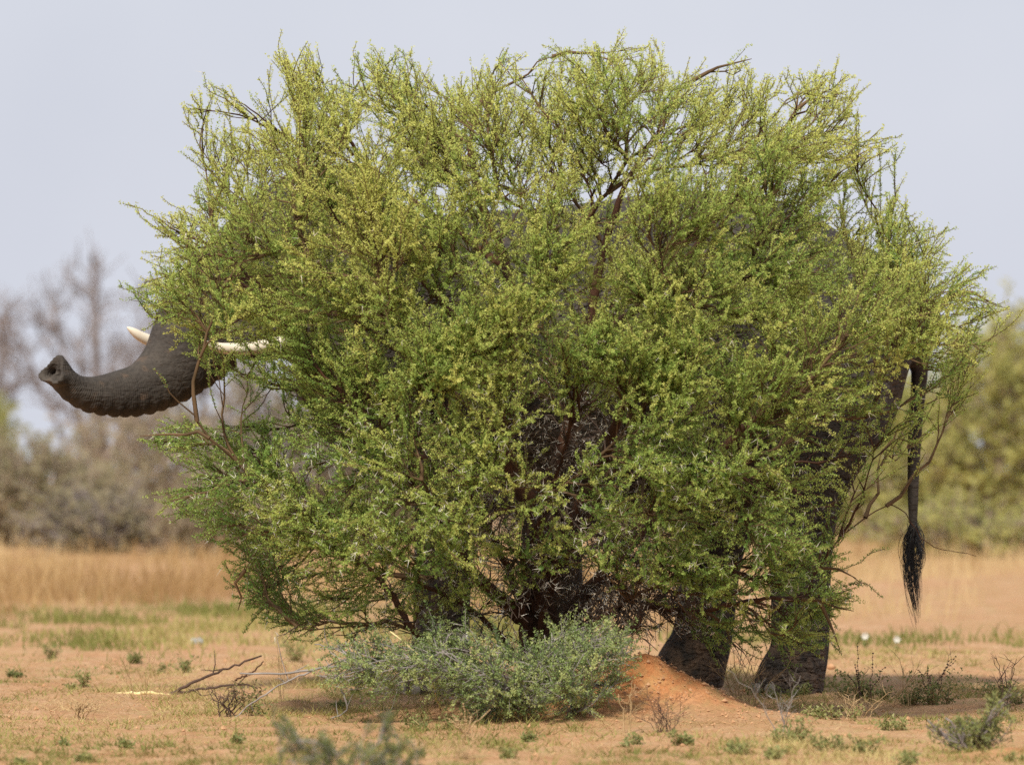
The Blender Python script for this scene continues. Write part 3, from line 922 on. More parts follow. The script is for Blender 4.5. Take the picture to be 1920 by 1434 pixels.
def build_elephant():
    E = Acc()
    # torso: x, top, bottom, half width
    sec = [(2.74, 2.36, 2.12, .12), (2.66, 2.62, 1.98, .40), (2.45, 2.90, 1.72, .62), (2.1, 3.12, 1.42, .80), (1.65, 3.27, 1.24, .90), (1.15, 3.30, 1.18, .96), (0.6, 3.23, 1.14, 1.0),
           (0.0, 3.18, 1.16, .99), (-.45, 3.20, 1.28, .90), (-.8, 3.17, 1.50, .74), (-1.1, 3.18, 1.75, .56), (-1.35, 3.10, 1.9, .45)]
    sec = smooth_path([(x, (a + b) / 2, (a - b) / 2, w) for x, a, b, w in sec], 60)
    c = np.stack([sec[:, 0], np.full(len(sec), EY), sec[:, 1]], -1)
    c[:, 1] += np.clip(-0.6 - c[:, 0], 0, 1) * -0.15
    loft(E, c, np.maximum(sec[:, 3], .03), np.maximum(sec[:, 2], .03), 40)
    # backbone ridge and hip bones
    def blob(px, py, dy, rx, ryy, rz, rot=0.0):
        p = ep(px, py, dy)
        n = 14
        th = np.linspace(-math.pi / 2, math.pi / 2, n)
        d = np.array([math.cos(rot), 0, math.sin(rot)])
        cc = p + np.outer(np.sin(th) * rx, d)
        loft(E, cc, np.maximum(np.cos(th), .05) * ryy, np.maximum(np.cos(th), .05) * rz, 20)
    # legs: list of (px, py, dy, half length fore-aft, half width)
    def leg(rows):
        r = smooth_path([(*ep(px, py, dy), a, b) for px, py, dy, a, b in rows], 36)
        loft(E, r[:, :3], r[:, 4], r[:, 3], 24, up=(1, 0, 0))
    leg([(1520, 620, -.45, .50, .30), (1515, 760, -.48, .52, .30), (1500, 880, -.47, .36, .25), (1495, 970, -.45, .25, .20), (1497, 1060, -.43, .205, .18), (1497, 1150, -.42, .195, .175), (1495, 1215, -.42, .195, .18), (1480, 1262, -.42, .225, .21), (1474, 1290, -.42, .235, .215), (1474, 1299, -.42, .225, .21)])
    leg([(1450, 640, .45, .48, .30), (1440, 780, .47, .48, .30), (1400, 900, .46, .34, .25), (1345, 1000, .44, .24, .20), (1332, 1080, .42, .205, .18), (1326, 1150, .42, .20, .175), (1318, 1205, .42, .205, .18), (1300, 1250, .42, .235, .21), (1292, 1278, .42, .245, .215), (1292, 1288, .42, .235, .21)])
    leg([(880, 620, -.45, .42, .28), (870, 760, -.47, .36, .27), (850, 900, -.45, .26, .22), (836, 1000, -.43, .205, .19), (830, 1100, -.42, .19, .175), (828, 1190, -.42, .19, .175), (822, 1255, -.42, .22, .21), (818, 1290, -.42, .24, .225), (818, 1301, -.42, .23, .215)])
    leg([(950, 640, .45, .42, .28), (980, 780, .46, .34, .26), (1015, 920, .44, .25, .22), (1035, 1010, .42, .20, .19), (1042, 1100, .42, .185, .175), (1044, 1190, .42, .185, .175), (1036, 1250, .42, .215, .21), (1032, 1280, .42, .235, .22), (1032, 1289, .42, .225, .21)])
    # head
    hy = -0.28
    r = smooth_path([(*ep(700, 470, -.12), .40, .55), (*ep(620, 470, -.18), .46, .56), (*ep(560, 490, hy), .46, .53), (*ep(480, 535, hy - .12), .40, .43), (*ep(415, 580, hy - .22), .32, .36), (*ep(385, 600, hy - .25), .27, .32)], 26)
    loft(E, r[:, :3], r[:, 3], r[:, 4], 32)
    blob(590, 390, hy + .10, .33, .20, .20, 0.5)
    blob(600, 392, hy - .14, .31, .18, .18, 0.5)
    # cheek, tusk sockets and lower jaw
    blob(560, 600, hy - .22, .34, .20, .26, 0.1)
    blob(455, 625, hy - .42, .26, .11, .13, 0.05)
    blob(345, 620, hy + .12, .2, .11, .13, 0.05)
    blob(590, 645, hy - .08, .26, .20, .15, 0.0)
    blob(500, 652, hy - .12, .26, .10, .085, 0.05)
    # ears folded back along the neck
    for sgn in (-1, 1):
        yb = hy + sgn * 0.50
        rows = [(690, 360, .02, .03), (700, 400, .25, .05), (725, 480, .46, .055), (745, 580, .50, .05), (740, 680, .40, .045), (715, 770, .20, .035), (700, 800, .03, .02)]
        rr = smooth_path([(*ep(x, y, yb + sgn * (0.10 + (0.18 if y > 450 else 0.05))), a, b) for x, y, a, b in rows], 22)
        loft(E, rr[:, :3], rr[:, 4], rr[:, 3], 22, up=(1, -0.25 * sgn, 0))
    # trunk with folds along its underside
    ctrl = [(*ep(400, 575, hy - .24), .31), (*ep(368, 635, hy - .32), .285), (*ep(325, 690, hy - .44), .212), (*ep(280, 722, hy - .55), .165), (*ep(235, 733, hy - .65), .142), (*ep(192, 736, hy - .74), .116), (*ep(160, 728, hy - .82), .096), (*ep(140, 712, hy - .88), .087), (*ep(127, 699, hy - .93), .092), (*ep(120, 694, hy - .96), .096)]
    tr = smooth_path(ctrl, 190)
    arc = np.concatenate([[0], np.cumsum(np.linalg.norm(np.diff(tr[:, :3], axis=0), axis=1))])
    fade = np.clip((arc[-1] - arc) / 0.35, 0, 1) * np.clip(arc / 0.25, 0, 1)
    def lumps(ks, ang):
        under = np.clip(-np.sin(ang) * 1.6, 0, 1)[None] ** 1.3
        ph = arc[ks][:, None] * 2 * math.pi / 0.074 + 0.9 * np.sin(arc[ks][:, None] * 9)
        sc = np.abs(np.sin(ph / 2)) ** 0.7
        top = 0.012 * np.sin(arc[ks][:, None] * 2 * math.pi / 0.047 + 0.6 * np.sin(ang * 2)[None]) * np.clip(1.2 - arc[ks][:, None] / 0.7, 0, 1)
        return 1 + fade[ks][:, None] * (under * (0.32 * sc - 0.12) + top)
    k, sides = len(tr), 48
    t = unit(np.gradient(tr[:, :3], axis=0))
    upv = np.array([0.25, 0, 1.0])
    side = unit(np.cross(np.broadcast_to(upv, t.shape), t))
    u = np.cross(t, side)
    ang = np.arange(sides) * 2 * math.pi / sides
    m = lumps(np.arange(k), ang)
    # the end is a triangle: pointed finger at the top, broad lip below
    tipw = np.clip(1 - (arc[-1] - arc) / 0.12, 0, 1)[:, None]
    tri = 1 + 0.26 * np.sin(3 * (ang - math.pi / 2) + math.pi / 2)[None]
    m = m * (1 + tipw * (tri - 1))
    V = tr[:, None, :3] + (m * tr[:, 3:4])[..., None] * (np.cos(ang)[None, :, None] * side[:, None] + np.sin(ang)[None, :, None] * u[:, None])
    # opening faces the viewer's side: rings going back inside
    tend = unit(np.array([-0.62, -0.78, 0.10]))
    rings = [V]
    last = V[-1]
    cen = last.mean(0)
    lip = cen + (last - cen) * 1.0 + tend * 0.022
    rings.append(lip[None])
    for sc_, back in ((0.84, 0.026), (0.70, 0.008), (0.60, -0.04), (0.48, -0.10), (0.28, -0.15)):
        rings.append((cen + (last - cen) * sc_ + tend * back)[None])
    V = np.concatenate(rings)
    kk = len(V)
    Vf = np.vstack([V.reshape(-1, 3), tr[0, :3], V[-1].mean(0)])
    i = np.arange(kk - 1)[:, None] * sides
    j = np.arange(sides)[None]; j2 = (j + 1) % sides
    qd = np.stack([i + j, i + j2, i + sides + j2, i + sides + j], -1).reshape(-1, 4)
    e_ = (kk - 1) * sides
    caps = np.concatenate([np.stack([j2[0], j[0], np.full(sides, kk * sides)], -1), np.stack([e_ + j[0], e_ + j2[0], np.full(sides, kk * sides + 1)], -1)])
    E.add(Vf, f3=caps, f4=qd)
    # septum between the nostrils, set back inside
    loft(E, np.array([cen - tend * 0.045 + u[-1] * s_ for s_ in (-.06, 0, .06)]), np.array([.010, .011, .010]), np.array([.04, .04, .04]), 10, up=tend)
    # tail
    tl = smooth_path([(*ep(1690, 600), .10), (*ep(1722, 640), .075), (*ep(1724, 700), .058), (*ep(1717, 790), .050), (*ep(1713, 880), .043), (*ep(1712, 960), .034), (*ep(1714, 1010), .024)], 70)
    loft(E, tl[:, :3], tl[:, 3] * .9, tl[:, 3], 16, up=(1, 0, 0))
    me = E.mesh('elephant_body')
    tmp = obj('elephant_body_tmp', me)
    md = tmp.modifiers.new('remesh', 'REMESH')
    md.mode, md.voxel_size, md.adaptivity = 'VOXEL', 0.020, 0.0
    sm = tmp.modifiers.new('smooth', 'SMOOTH')
    sm.factor, sm.iterations = 0.5, 2
    dg = bpy.context.evaluated_depsgraph_get()
    fin = bpy.data.meshes.new_from_object(tmp.evaluated_get(dg))
    bpy.data.objects.remove(tmp)
    fin.name = 'body'
    n = len(fin.vertices)
    co = np.empty(n * 3, np.float32); fin.vertices.foreach_get('co', co); co = co.reshape(-1, 3)
    ring, mask = np.zeros(n), np.zeros(n)
    for path, reach in ((tr, 1.25), (tl, 1.5)):
        s = np.concatenate([[0], np.cumsum(np.linalg.norm(np.diff(path[:, :3], axis=0), axis=1))])
        seg0, seg1 = path[:-1, :3], path[1:, :3]
        near = np.where((co[:, 0] > path[:, 0].min() - .4) & (co[:, 0] < path[:, 0].max() + .4) & (co[:, 2] > path[:, 2].min() - .4) & (co[:, 2] < path[:, 2].max() + .4))[0]
        for ch in np.array_split(near, max(1, len(near) // 4000)):
            d = seg1 - seg0
            r_ = co[ch][:, None] - seg0[None]
            t_ = np.clip((r_ * d).sum(-1) / (d * d).sum(-1), 0, 1)
            dd = np.linalg.norm(r_ - t_[..., None] * d, axis=-1)
            b_ = dd.argmin(1)
            sa = s[b_] + t_[np.arange(len(ch)), b_] * (s[b_ + 1] - s[b_])
            rr_ = np.interp(sa, s, path[:, 3])
            ok = (dd[np.arange(len(ch)), b_] < rr_ * reach)
            ring[ch[ok]] = sa[ok]
            mask[ch[ok]] = np.clip((sa[ok] - 0.05) / 0.25, 0, 1) * .82
    for nm, arr in (('ring', ring), ('ringmask', mask)):
        a_ = fin.attributes.new(nm, 'FLOAT', 'POINT')
        a_.data.foreach_set('value', arr.astype(np.float32))
    fin.polygons.foreach_set('use_smooth', np.ones(len(fin.polygons), bool))
    fin.materials.clear()
    el = thing('elephant', 'dark grey elephant standing behind the thorny bush with trunk raised', 'elephant')
    obj('body', fin, M_skin, el)
    print('elephant faces', len(fin.polygons))
    # tusks
    for ctrl_t in ([(*ep(540, 640, hy - .46), .046), (*ep(480, 652, hy - .62), .041), (*ep(430, 652, hy - .74), .035), (*ep(405, 646, hy - .80), .025), (*ep(393, 641, hy - .83), .010)],
                   [(*ep(390, 650, hy + .10), .050), (*ep(320, 650, hy + .0), .044), (*ep(275, 634, hy - .08), .036), (*ep(256, 622, hy - .12), .026), (*ep(245, 614, hy - .14), .008)]):
        tk = smooth_path(ctrl_t, 22)
        a_ = Acc(); tube(a_, tk[:, :3], tk[:, 3], 14)
        obj('tusk', a_.mesh('tusk'), M_ivory, el)
    # eyes
    for dy in (-.52, .30):
        a_ = Acc()
        th = np.linspace(-1.4, 1.4, 8)
        loft(a_, ep(515, 520, hy + dy * .82) + np.outer(np.sin(th) * .03, [1, 0, 0]), np.cos(th) * .03, np.cos(th) * .03, 12)
        obj('eye', a_.mesh('eye'), M_eye, el)
    # toenails on each foot
    for px, py, dy, rx in ((1474, 1286, -.42, .235), (1292, 1274, .42, .245), (818, 1287, -.42, .24), (1032, 1276, .42, .235)):
        for ang_ in (-1.0, -.5, 0, .5, 1.0):
            c0 = ep(px, py, dy) + np.array([-math.cos(ang_) * rx, math.sin(ang_) * rx * .9, 0])
            a_ = Acc()
            th = np.linspace(-1.45, 1.45, 6)
            up_ = np.array([-math.cos(ang_), math.sin(ang_), 0])
            loft(a_, c0 + np.outer(np.sin(th) * .045, [0, 0, 1]), np.cos(th) * .042, np.cos(th) * .02, 10, up=up_)
            obj('toenail', a_.mesh('toenail'), M_nail, el)
    # tail tuft: hanks of long black hair
    a_ = Acc()
    for s_ in range(210):
        left = rng.random() < 0.74
        z0 = rng.uniform(975, 1015)
        p0 = ep(1713 + rng.normal(0, 5), z0, rng.normal(0, .018))
        if left:
            w = rng.normal(0, 1)
            l_ = rng.uniform(.35, 1.0)
            p1 = ep(1702 + 9 * w, z0 + 45 * l_, rng.normal(0, .035))
            p2 = ep(1704 + 10 * w, z0 + 100 * l_, rng.normal(0, .03))
            p3 = ep(1718 + 4 * w, z0 + 165 * l_, rng.normal(0, .02))
        else:
            w = rng.normal(0, 1)
            l_ = rng.uniform(.4, 1.0)
            p1 = ep(1731 + 4 * w, z0 + 22, rng.normal(0, .035))
            p2 = ep(1735 + 4 * w, z0 + 70 * l_, rng.normal(0, .03))
            p3 = ep(1718 + 4 * w, z0 + 118 * l_, rng.normal(0, .02))
        pts = bez(p0, p1, p2, p3, 9)
        tube(a_, pts, np.linspace(.0026, .0011, 9), 3)
    tag(obj('tail_tuft', a_.mesh('tail_tuft'), M_hair, el, 'stuff'), 'black hair at the end of the tail')
    return el
build_elephant()

# ------------------------------------------------------------------ generic smaller shrubs
def shrub(name, label, poly_px, Y, tf, tb, dref, base_px, n_stem, n_limb, n_shoot, mats, leaf=None, spacing=0.05, twl=(0.2, 0.09), rad_=(.014, .006, .003), tw_r=(.0025, .001), group=None, up=0.2, cat='bush', front=0.6, extra=None, n_twmax=None):
    """mats = (wood, leaf); leaf = (spacing, per point, length, width, mean tint)"""
    poly = px_poly(poly_px, Y)
    smp = shell_sampler(poly, Y, tf, tb, dref)
    bx = (base_px - 960) * Y / FPX
    bz = float(ground_z(bx, Y))
    base = np.array([bx, Y, bz - 0.03])
    g = Grow(base)
    th = thing(name, label, cat, group)
    zc = np.mean([p[1] for p in poly])
    for k in range(n_stem):
        tip = smp(1, front=front, smin=0.1, inset=0.0)[0]
        tip[2] = max(tip[2], bz + 0.35 * (zc - bz))
        st = base + np.array([rng.normal(0, .05), rng.normal(0, .05), 0])
        p = bez(st, st + np.array([0, 0, .35 * (tip[2] - bz)]), tip * .6 + st * .4, tip, 9)
        p[1:-1] += rng.normal(0, 0.012, (7, 3))
        g.add_path(p, rad_[0], rad_[1], k, 0)
    g.freeze()
    for tip in smp(n_limb, front=front, smin=0.3):
        g.connect(tip, 1, rad_[1], rad_[2], up=up, back=0.6)
        g.freeze()
    sh = []
    for kk, tip in enumerate(smp(n_shoot, front=front, smin=0.6)):
        if g.connect(tip, 2, rad_[2], rad_[2] * .5, up=up, back=0.7, step=0.12) is not None:
            sh.append(g.paths[-1])
        if kk % 40 == 0:
            g.freeze()
    a0, a1, a2, rt, tt, ix = side_twigs(sh, spacing, twl[0], twl[1], start=0.12, up=up)
    for k in range(n_stem):
        a = Acc()
        for pts, r0, r1, r_, lev in g.paths:
            if r_ == k:
                tube(a, pts, np.linspace(r0, r1, len(pts)), (6, 5, 3)[lev])
        ii = np.where(rt == k)[0]
        if len(ii):
            v, f, _ = stems_batch(a0[ii], a1[ii], a2[ii], tw_r[0], tw_r[1])
            a.add(v, f4=f)
        obj('stem', a.mesh('stem'), mats[0], th)
    if leaf:
        lp, lt, rep, s_ = points_on_twigs(a0, a1, a2, leaf[0])
        tn = np.clip(leaf[4] + rng.normal(0, .26, len(sh)), 0, 1)[ix[rep]] + .15 * (s_ - .5)
        v, f, la = leaf_tris(lp, lt, tn, leaf[1], leaf[2], leaf[3])
        tag(obj('crown', mesh_from('crown', v, f, False, {'tint': la}), mats[1], th, 'stuff'), 'small leaves')
    return th

# low grey-green shrub at the foot of the bush
shrub('low_shrub', 'low sprawling grey-green shrub in front of the acacia trunk', 
      [(590, 1262), (640, 1225), (600, 1212), (700, 1190), (770, 1215), (795, 1178), (850, 1160), (890, 1185), (950, 1212), (1010, 1195), (1060, 1172), (1130, 1165), (1180, 1185), (1200, 1225), (1175, 1270), (1150, 1320), (1110, 1345), (1000, 1348), (880, 1340), (850, 1305), (770, 1290), (690, 1300), (620, 1285)],
      52.1, 0.55, 0.35, 0.32, 1010, 9, 90, 560, (M_lowtwig, M_lowleaf), leaf=(0.014, 4, 0.017, 0.010, 0.5), spacing=0.040, twl=(0.20, 0.10), rad_=(.012, .006, .0035), tw_r=(.0022, .001), up=0.15)
# blurred plant close to the camera
shrub('near_shrub', 'blurred green twiggy shrub closest to the camera at the bottom edge', 
      [(500, 1345), (530, 1335), (560, 1380), (620, 1360), (660, 1395), (700, 1330), (730, 1325), (760, 1380), (800, 1385), (800, 1430), (790, 1520), (520, 1520), (505, 1430)],
      42.5, 0.25, 0.25, 0.2, 660, 7, 26, 170, (M_lowtwig, M_forb), leaf=(0.014, 4, 0.024, 0.014, 0.30), spacing=0.045, twl=(0.10, 0.05), rad_=(.007, .005, .003), up=0.35)
# shrub at the right bottom corner
shrub('thorny_shrub', 'small green shrub with grey bare twigs on the sand at lower right',
      [(1715, 1345), (1780, 1345), (1830, 1330), (1880, 1300), (1905, 1290), (1900, 1350), (1880, 1400), (1810, 1412), (1770, 1395)],
      48.5, 0.25, 0.25, 0.2, 1825, 7, 18, 80, (M_greytwig, M_forb), leaf=(0.015, 4, 0.028, 0.013, 0.6), spacing=0.06, twl=(0.10, 0.06), rad_=(.008, .005, .003), up=0.4)

# ------------------------------------------------------------------ vegetation in the distance
def lobed(cx, cy, w, h, seed, n=26, rough=0.28):
    r = np.random.default_rng(seed)
    th = np.arange(n) * 2 * math.pi / n
    k = 1 + rough * (r.random(n) - 0.5) * 2
    return [(cx + w * k[i] * math.cos(th[i]), cy - h * k[i] * math.sin(th[i])) for i in range(n)]

BGL = (0.05, 3, 0.09, 0.05)
def far_bush(label, cx, cy, w, h, Y, base, wood, leafm, leaf, seed, n_shoot=150, stems_=6, up=0.2, group='shrubs on the far side of the clearing', depth=0.8, spacing=0.07, rad_=(.045, .024, .014), tw_r=(.009, .006), twl=(.5, .25), name='far_shrub'):
    return shrub(name, label, lobed(cx, cy, w, h, seed), Y, depth, depth, depth, base, stems_, 26, n_shoot, (wood, leafm), leaf=leaf, spacing=spacing, twl=twl, rad_=rad_, tw_r=tw_r, group=group, up=up)

far_bush('bare grey branching tree, out of focus, behind the raised trunk tip', 150, 640, 175, 150, 112, 190, M_greytwig, None, None, 1, n_shoot=210, stems_=7, up=0.5, spacing=0.13, name='bare_tree')
far_bush('bare grey shrub cut off by the left edge, out of focus', -60, 680, 130, 110, 115, -40, M_greytwig, None, None, 2, n_shoot=150, stems_=6, up=0.4, spacing=0.13, name='bare_tree')
far_bush('bare grey thicket far behind the elephant head', 350, 720, 170, 150, 116, 380, M_greytwig, None, None, 3, n_shoot=300, stems_=7, up=0.4, spacing=0.08, name='bare_tree')
far_bush('mauve-brown half-bare shrub under the trunk, left of the acacia', 300, 900, 170, 135, 98, 310, M_browntwig, M_bgolive, (0.14, 2, 0.08, 0.04, 0.8), 4, n_shoot=420, stems_=8, spacing=.06)
far_bush('olive and brown shrub far behind at the left edge', 60, 940, 150, 105, 93, 70, M_browntwig, M_bgolive, (0.09, 3, 0.08, 0.045, 0.5), 5, n_shoot=380, stems_=7, spacing=.06)
far_bush('dark green low bush peeking in at the far left edge', -30, 830, 45, 50, 108, -30, M_browntwig, M_bgleaf, (*BGL, 0.0), 6, n_shoot=80, stems_=4)
far_bush('low grey shrub far behind, between the two left shrubs', 190, 990, 120, 60, 89, 190, M_greytwig, M_bgolive, (0.14, 2, 0.08, 0.04, 0.6), 27, n_shoot=260, stems_=6, spacing=.06)
far_bush('grey-brown shrub seen through the left side of the acacia', 520, 880, 150, 170, 95, 530, M_greytwig, M_bgolive, (0.14, 2, 0.08, 0.04, 0.7), 7, n_shoot=400, stems_=6, spacing=.06)
far_bush('low brown shrub against the grass left of the acacia foot', 420, 990, 110, 60, 88, 420, M_browntwig, M_bgolive, (0.12, 2, 0.08, 0.04, 0.6), 28, n_shoot=260, stems_=6, spacing=.06)
far_bush('grey shrub between the elephant legs far behind', 720, 930, 160, 120, 96, 720, M_browntwig, M_bgolive, (0.09, 3, 0.08, 0.045, 0.5), 17, n_shoot=240, stems_=6)
far_bush('big soft olive-green bush behind the tail at the right edge', 1900, 800, 165, 210, 92, 1890, M_browntwig, M_bgleaf, (0.06, 3, 0.09, 0.05, 0.55), 8, n_shoot=420, stems_=9, up=0.35)
far_bush('olive bush behind the elephant rear leg and tail', 1690, 890, 140, 140, 95, 1700, M_browntwig, M_bgleaf, (0.06, 3, 0.09, 0.05, 0.4), 9, n_shoot=320, stems_=6)
far_bush('brown-green low bush below the big olive bush at the right', 1800, 1000, 150, 48, 88, 1800, M_browntwig, M_bgleaf, (0.10, 3, 0.08, 0.045, 0.5), 29, n_shoot=150, stems_=6, spacing=.06)
far_bush('pale green bush far behind the acacia middle', 1420, 920, 180, 120, 98, 1430, M_browntwig, M_bgleaf, (0.08, 3, 0.09, 0.05, 0.5), 10, n_shoot=200, stems_=6)
far_bush('olive bush far behind the acacia trunk', 1080, 930, 190, 120, 99, 1080, M_browntwig, M_bgolive, (0.08, 3, 0.09, 0.05, 0.4), 11, n_shoot=200, stems_=6)

def blades(n, xr, yr, hr, wr, tint, lean=0.25, density=None, seed=1, joints=True):
    short = hr[1] < 0.1
    r = np.random.default_rng(seed)
    x, y = r.uniform(*xr, n * 3), r.uniform(*yr, n * 3)
    if density is not None:
        k = r.random(n * 3) < density(x, y)
        x, y = x[k], y[k]
    x, y = x[:n], y[:n]
    m = len(x)
    z = ground_z(x, y) - 0.01
    h = (hr[0] + (hr[1] - hr[0]) * r.random(m) ** 1.6) * (0.3 + 1.3 * fbm(x * .8 + 40, y * .5, 3))
    a = r.uniform(0, 2 * math.pi, m)
    w = r.uniform(*wr, m)
    tint = tint + (fbm(x * 1.1 + 7, y * .5, 3) - .5) * 2.2
    ln = r.normal(0, lean, (m, 2)) * h[:, None]
    b = np.stack([x, y, z], -1)
    s = np.stack([np.cos(a), np.sin(a) * .4, np.zeros(m)], -1) * w[:, None]
    mid = b + np.stack([ln[:, 0] * .35, ln[:, 1] * .35, h * .6], -1)
    tip = b + np.stack([ln[:, 0], ln[:, 1], h * (1 - .15 * r.random(m))], -1)
    if short:
        v = np.stack([b - s, b + s, tip], 1).reshape(-1, 3)
        t = np.repeat(np.clip(tint + r.normal(0, .2, m), 0, 1), 3)
        return v, np.zeros((0, 4), int), np.arange(m * 3).reshape(-1, 3), t
    v = np.stack([b - s, b + s, mid + s * .8, mid - s * .8, tip], 1).reshape(-1, 3)
    k = np.arange(m)[:, None] * 5
    t = np.repeat(np.clip(tint + r.normal(0, .2, m), 0, 1), 5)
    return v, k + np.array([[0, 1, 2, 3]]), k + np.array([[3, 2, 4]]), t

def blade_obj(name, label, mat, *args, **kw):
    v, q4, q3, t = blades(*args, **kw)
    return tag(obj(name, mesh_from(name, v, [q4, q3], False, {'tint': t}), mat, kind='stuff'), label, 'grass')

def sstep(a, b, x):
    t = np.clip((x - a) / (b - a), 0, 1)
    return t * t * (3 - 2 * t)

left_band = lambda x, y: sstep(0.52, 0.70, fbm(x * .6, y * .3 + 3, 4) + 0.24 * sstep(63, 80, y) - .03) * sstep(1.8, 0.3, x)
blade_obj('tall_dry_grass', 'tall orange dry grass across the clearing on the left', M_straw, 17000, (-8, 2.5), (63, 87), (.06, .42), (.003, .006), 0.35, density=left_band, seed=21)
right_band = lambda x, y: sstep(0.44, 0.64, fbm(x * .6 + 9, y * .3, 3) + 0.30 * sstep(76, 85, y) - .06) * sstep(-.5, 1.5, x)
blade_obj('pale_dry_grass', 'pale dry grass across the clearing behind the tail', M_straw, 9000, (-1, 8), (69, 92), (.06, .36), (.0025, .005), 0.75, density=right_band, seed=22)
def green_line(x, y):
    d = np.exp(-((y - (64.6 + .5 * np.sin(x * .7))) / 0.85) ** 2) * sstep(.32, .55, fbm(x * 1.5, y * .8, 3))
    d = d + .95 * np.exp(-((y - 69) / 4.0) ** 2) * sstep(.45, .6, fbm(x * .9 + 3, y * .7, 3)) * (x < 0.5)
    return d
blade_obj('green_grass_strip', 'strip of short green grass along the sandy track', M_grass, 34000, (-6, 6), (61, 78), (.05, .17), (.003, .006), 0.2, lean=.5, density=green_line, seed=23)
def turf(x, y):
    p = sstep(.43, .60, fbm(x * 1.1 + 4, y * .8 + 2, 4))
    front = sstep(50.8, 47.6, y) * .8 * sstep(.38, .55, fbm(x * 2.2, y * 1.6, 3))
    clump = sstep(.46, .62, fbm(x * 9, y * 7, 2))
    off = np.exp(-(np.hypot(x - .75, y - 52.7) / 1.0) ** 4)
    return np.clip((p * .6 + front) * clump, 0, 1) * (1 - .93 * off)
blade_obj('short_grass', 'sparse short green grass scattered over the sand', M_grass, 120000, (-4.2, 4.2), (45, 63), (.015, .075), (.003, .006), 0.5, lean=.9, density=turf, seed=24)
blade_obj('dry_stubble', 'thin straw stubble and litter on the sand', M_straw, 80000, (-4.2, 4.2), (45, 62), (.008, .055), (.0022, .0045), 0.8, lean=2.2, density=lambda x, y: (.08 + .8 * sstep(.42, .62, fbm(x * 1.7 + 8, y * 1.2, 4))) * (1 - .9 * np.exp(-(np.hypot(x - .75, y - 52.7) / .95) ** 4)), seed=25)

# crumbs of soil and small stones
def clods(n, seed):
    r = np.random.default_rng(seed)
    x, y = r.uniform(-4.2, 4.2, n), r.uniform(45.5, 62, n)
    half = n // 3
    x[:half] = r.normal(.75, .45, half); y[:half] = r.normal(52.6, .45, half)
    s = r.gamma(1.6, .0026, n) + .002
    c = np.stack([x, y, ground_z(x, y) + s * .3], -1)
    o = np.array([[1, 0, 0], [0, 1, 0], [-1, 0, 0], [0, -1, 0], [0, 0, 1], [0, 0, -1]], float)
    v = (c[:, None] + o[None] * s[:, None, None] * r.uniform(.5, 1.3, (n, 6, 1))).reshape(-1, 3)
    f = np.array([[0, 1, 4], [1, 2, 4], [2, 3, 4], [3, 0, 4], [1, 0, 5], [2, 1, 5], [3, 2, 5], [0, 3, 5]])
    return mesh_from('soil_crumbs', v, (np.arange(n)[:, None, None] * 6 + f[None]).reshape(-1, 3), False)
tag(obj('soil_crumbs', clods(6000, 31), M_clod, kind='stuff'), 'crumbs of red soil lying on the sand', 'soil')

# ------------------------------------------------------------------ small plants on the sand, each its own thing
def forb(px, py, h, w, label, n=40, mat=None, tint=.45, group=None, leaf=(.03, .013)):
    """leafy ground plant: creeping stems with many leaves"""
    mat = mat or M_forb
    Y = ground_Y(py)
    sc = Y / FPX
    bx = (px - 960) * sc
    th = thing('leafy_weed', label, 'weed', group)
    a = Acc(); LP, LT = [], []
    n_c = max(1, int(w / 22))
    cx_ = bx + rng.uniform(-.5, .5, n_c) * w * sc * .9
    cy_ = Y + rng.normal(0, .10, n_c)
    size = rng.uniform(.4, 1.25, n_c)
    for k in range(n):
        c_ = rng.integers(n_c)
        x0, y0 = cx_[c_] + rng.normal(0, .012), cy_[c_] + rng.normal(0, .012)
        p0 = np.array([x0, y0, float(ground_z(x0, y0)) - .01])
        al = rng.uniform(0, 2 * math.pi)
        out_ = np.array([math.cos(al), math.sin(al), 0]) * rng.uniform(.3, 1.3)
        hh = h * sc * rng.uniform(.5, 1.2) * size[c_]
        d = out_ * hh * .9 + np.array([0, 0, hh])
        p = bez(p0, p0 + np.array([0, 0, hh * .5]) + out_ * hh * .2, p0 + d * .8 + np.array([0, 0, hh * .12]), p0 + d, 6)
        tube(a, p, np.linspace(.0025, .001, 6), 3)
        q_, t_, _ = along(p, 7)
        LP.append(q_[1:]); LT.append(t_[1:])
    LP, LT = np.concatenate(LP), np.concatenate(LT)
    v, f, la = leaf_tris(LP, LT, np.clip(tint + rng.normal(0, .15, len(LP)), 0, 1), 2, leaf[0], leaf[1] * 1.2, rise=.1)
    obj('stems', a.mesh('stems'), M_stalk, th, 'stuff')
    obj('leaves', mesh_from('leaves', v, f, False, {'tint': la}), mat, th, 'stuff')
    return th

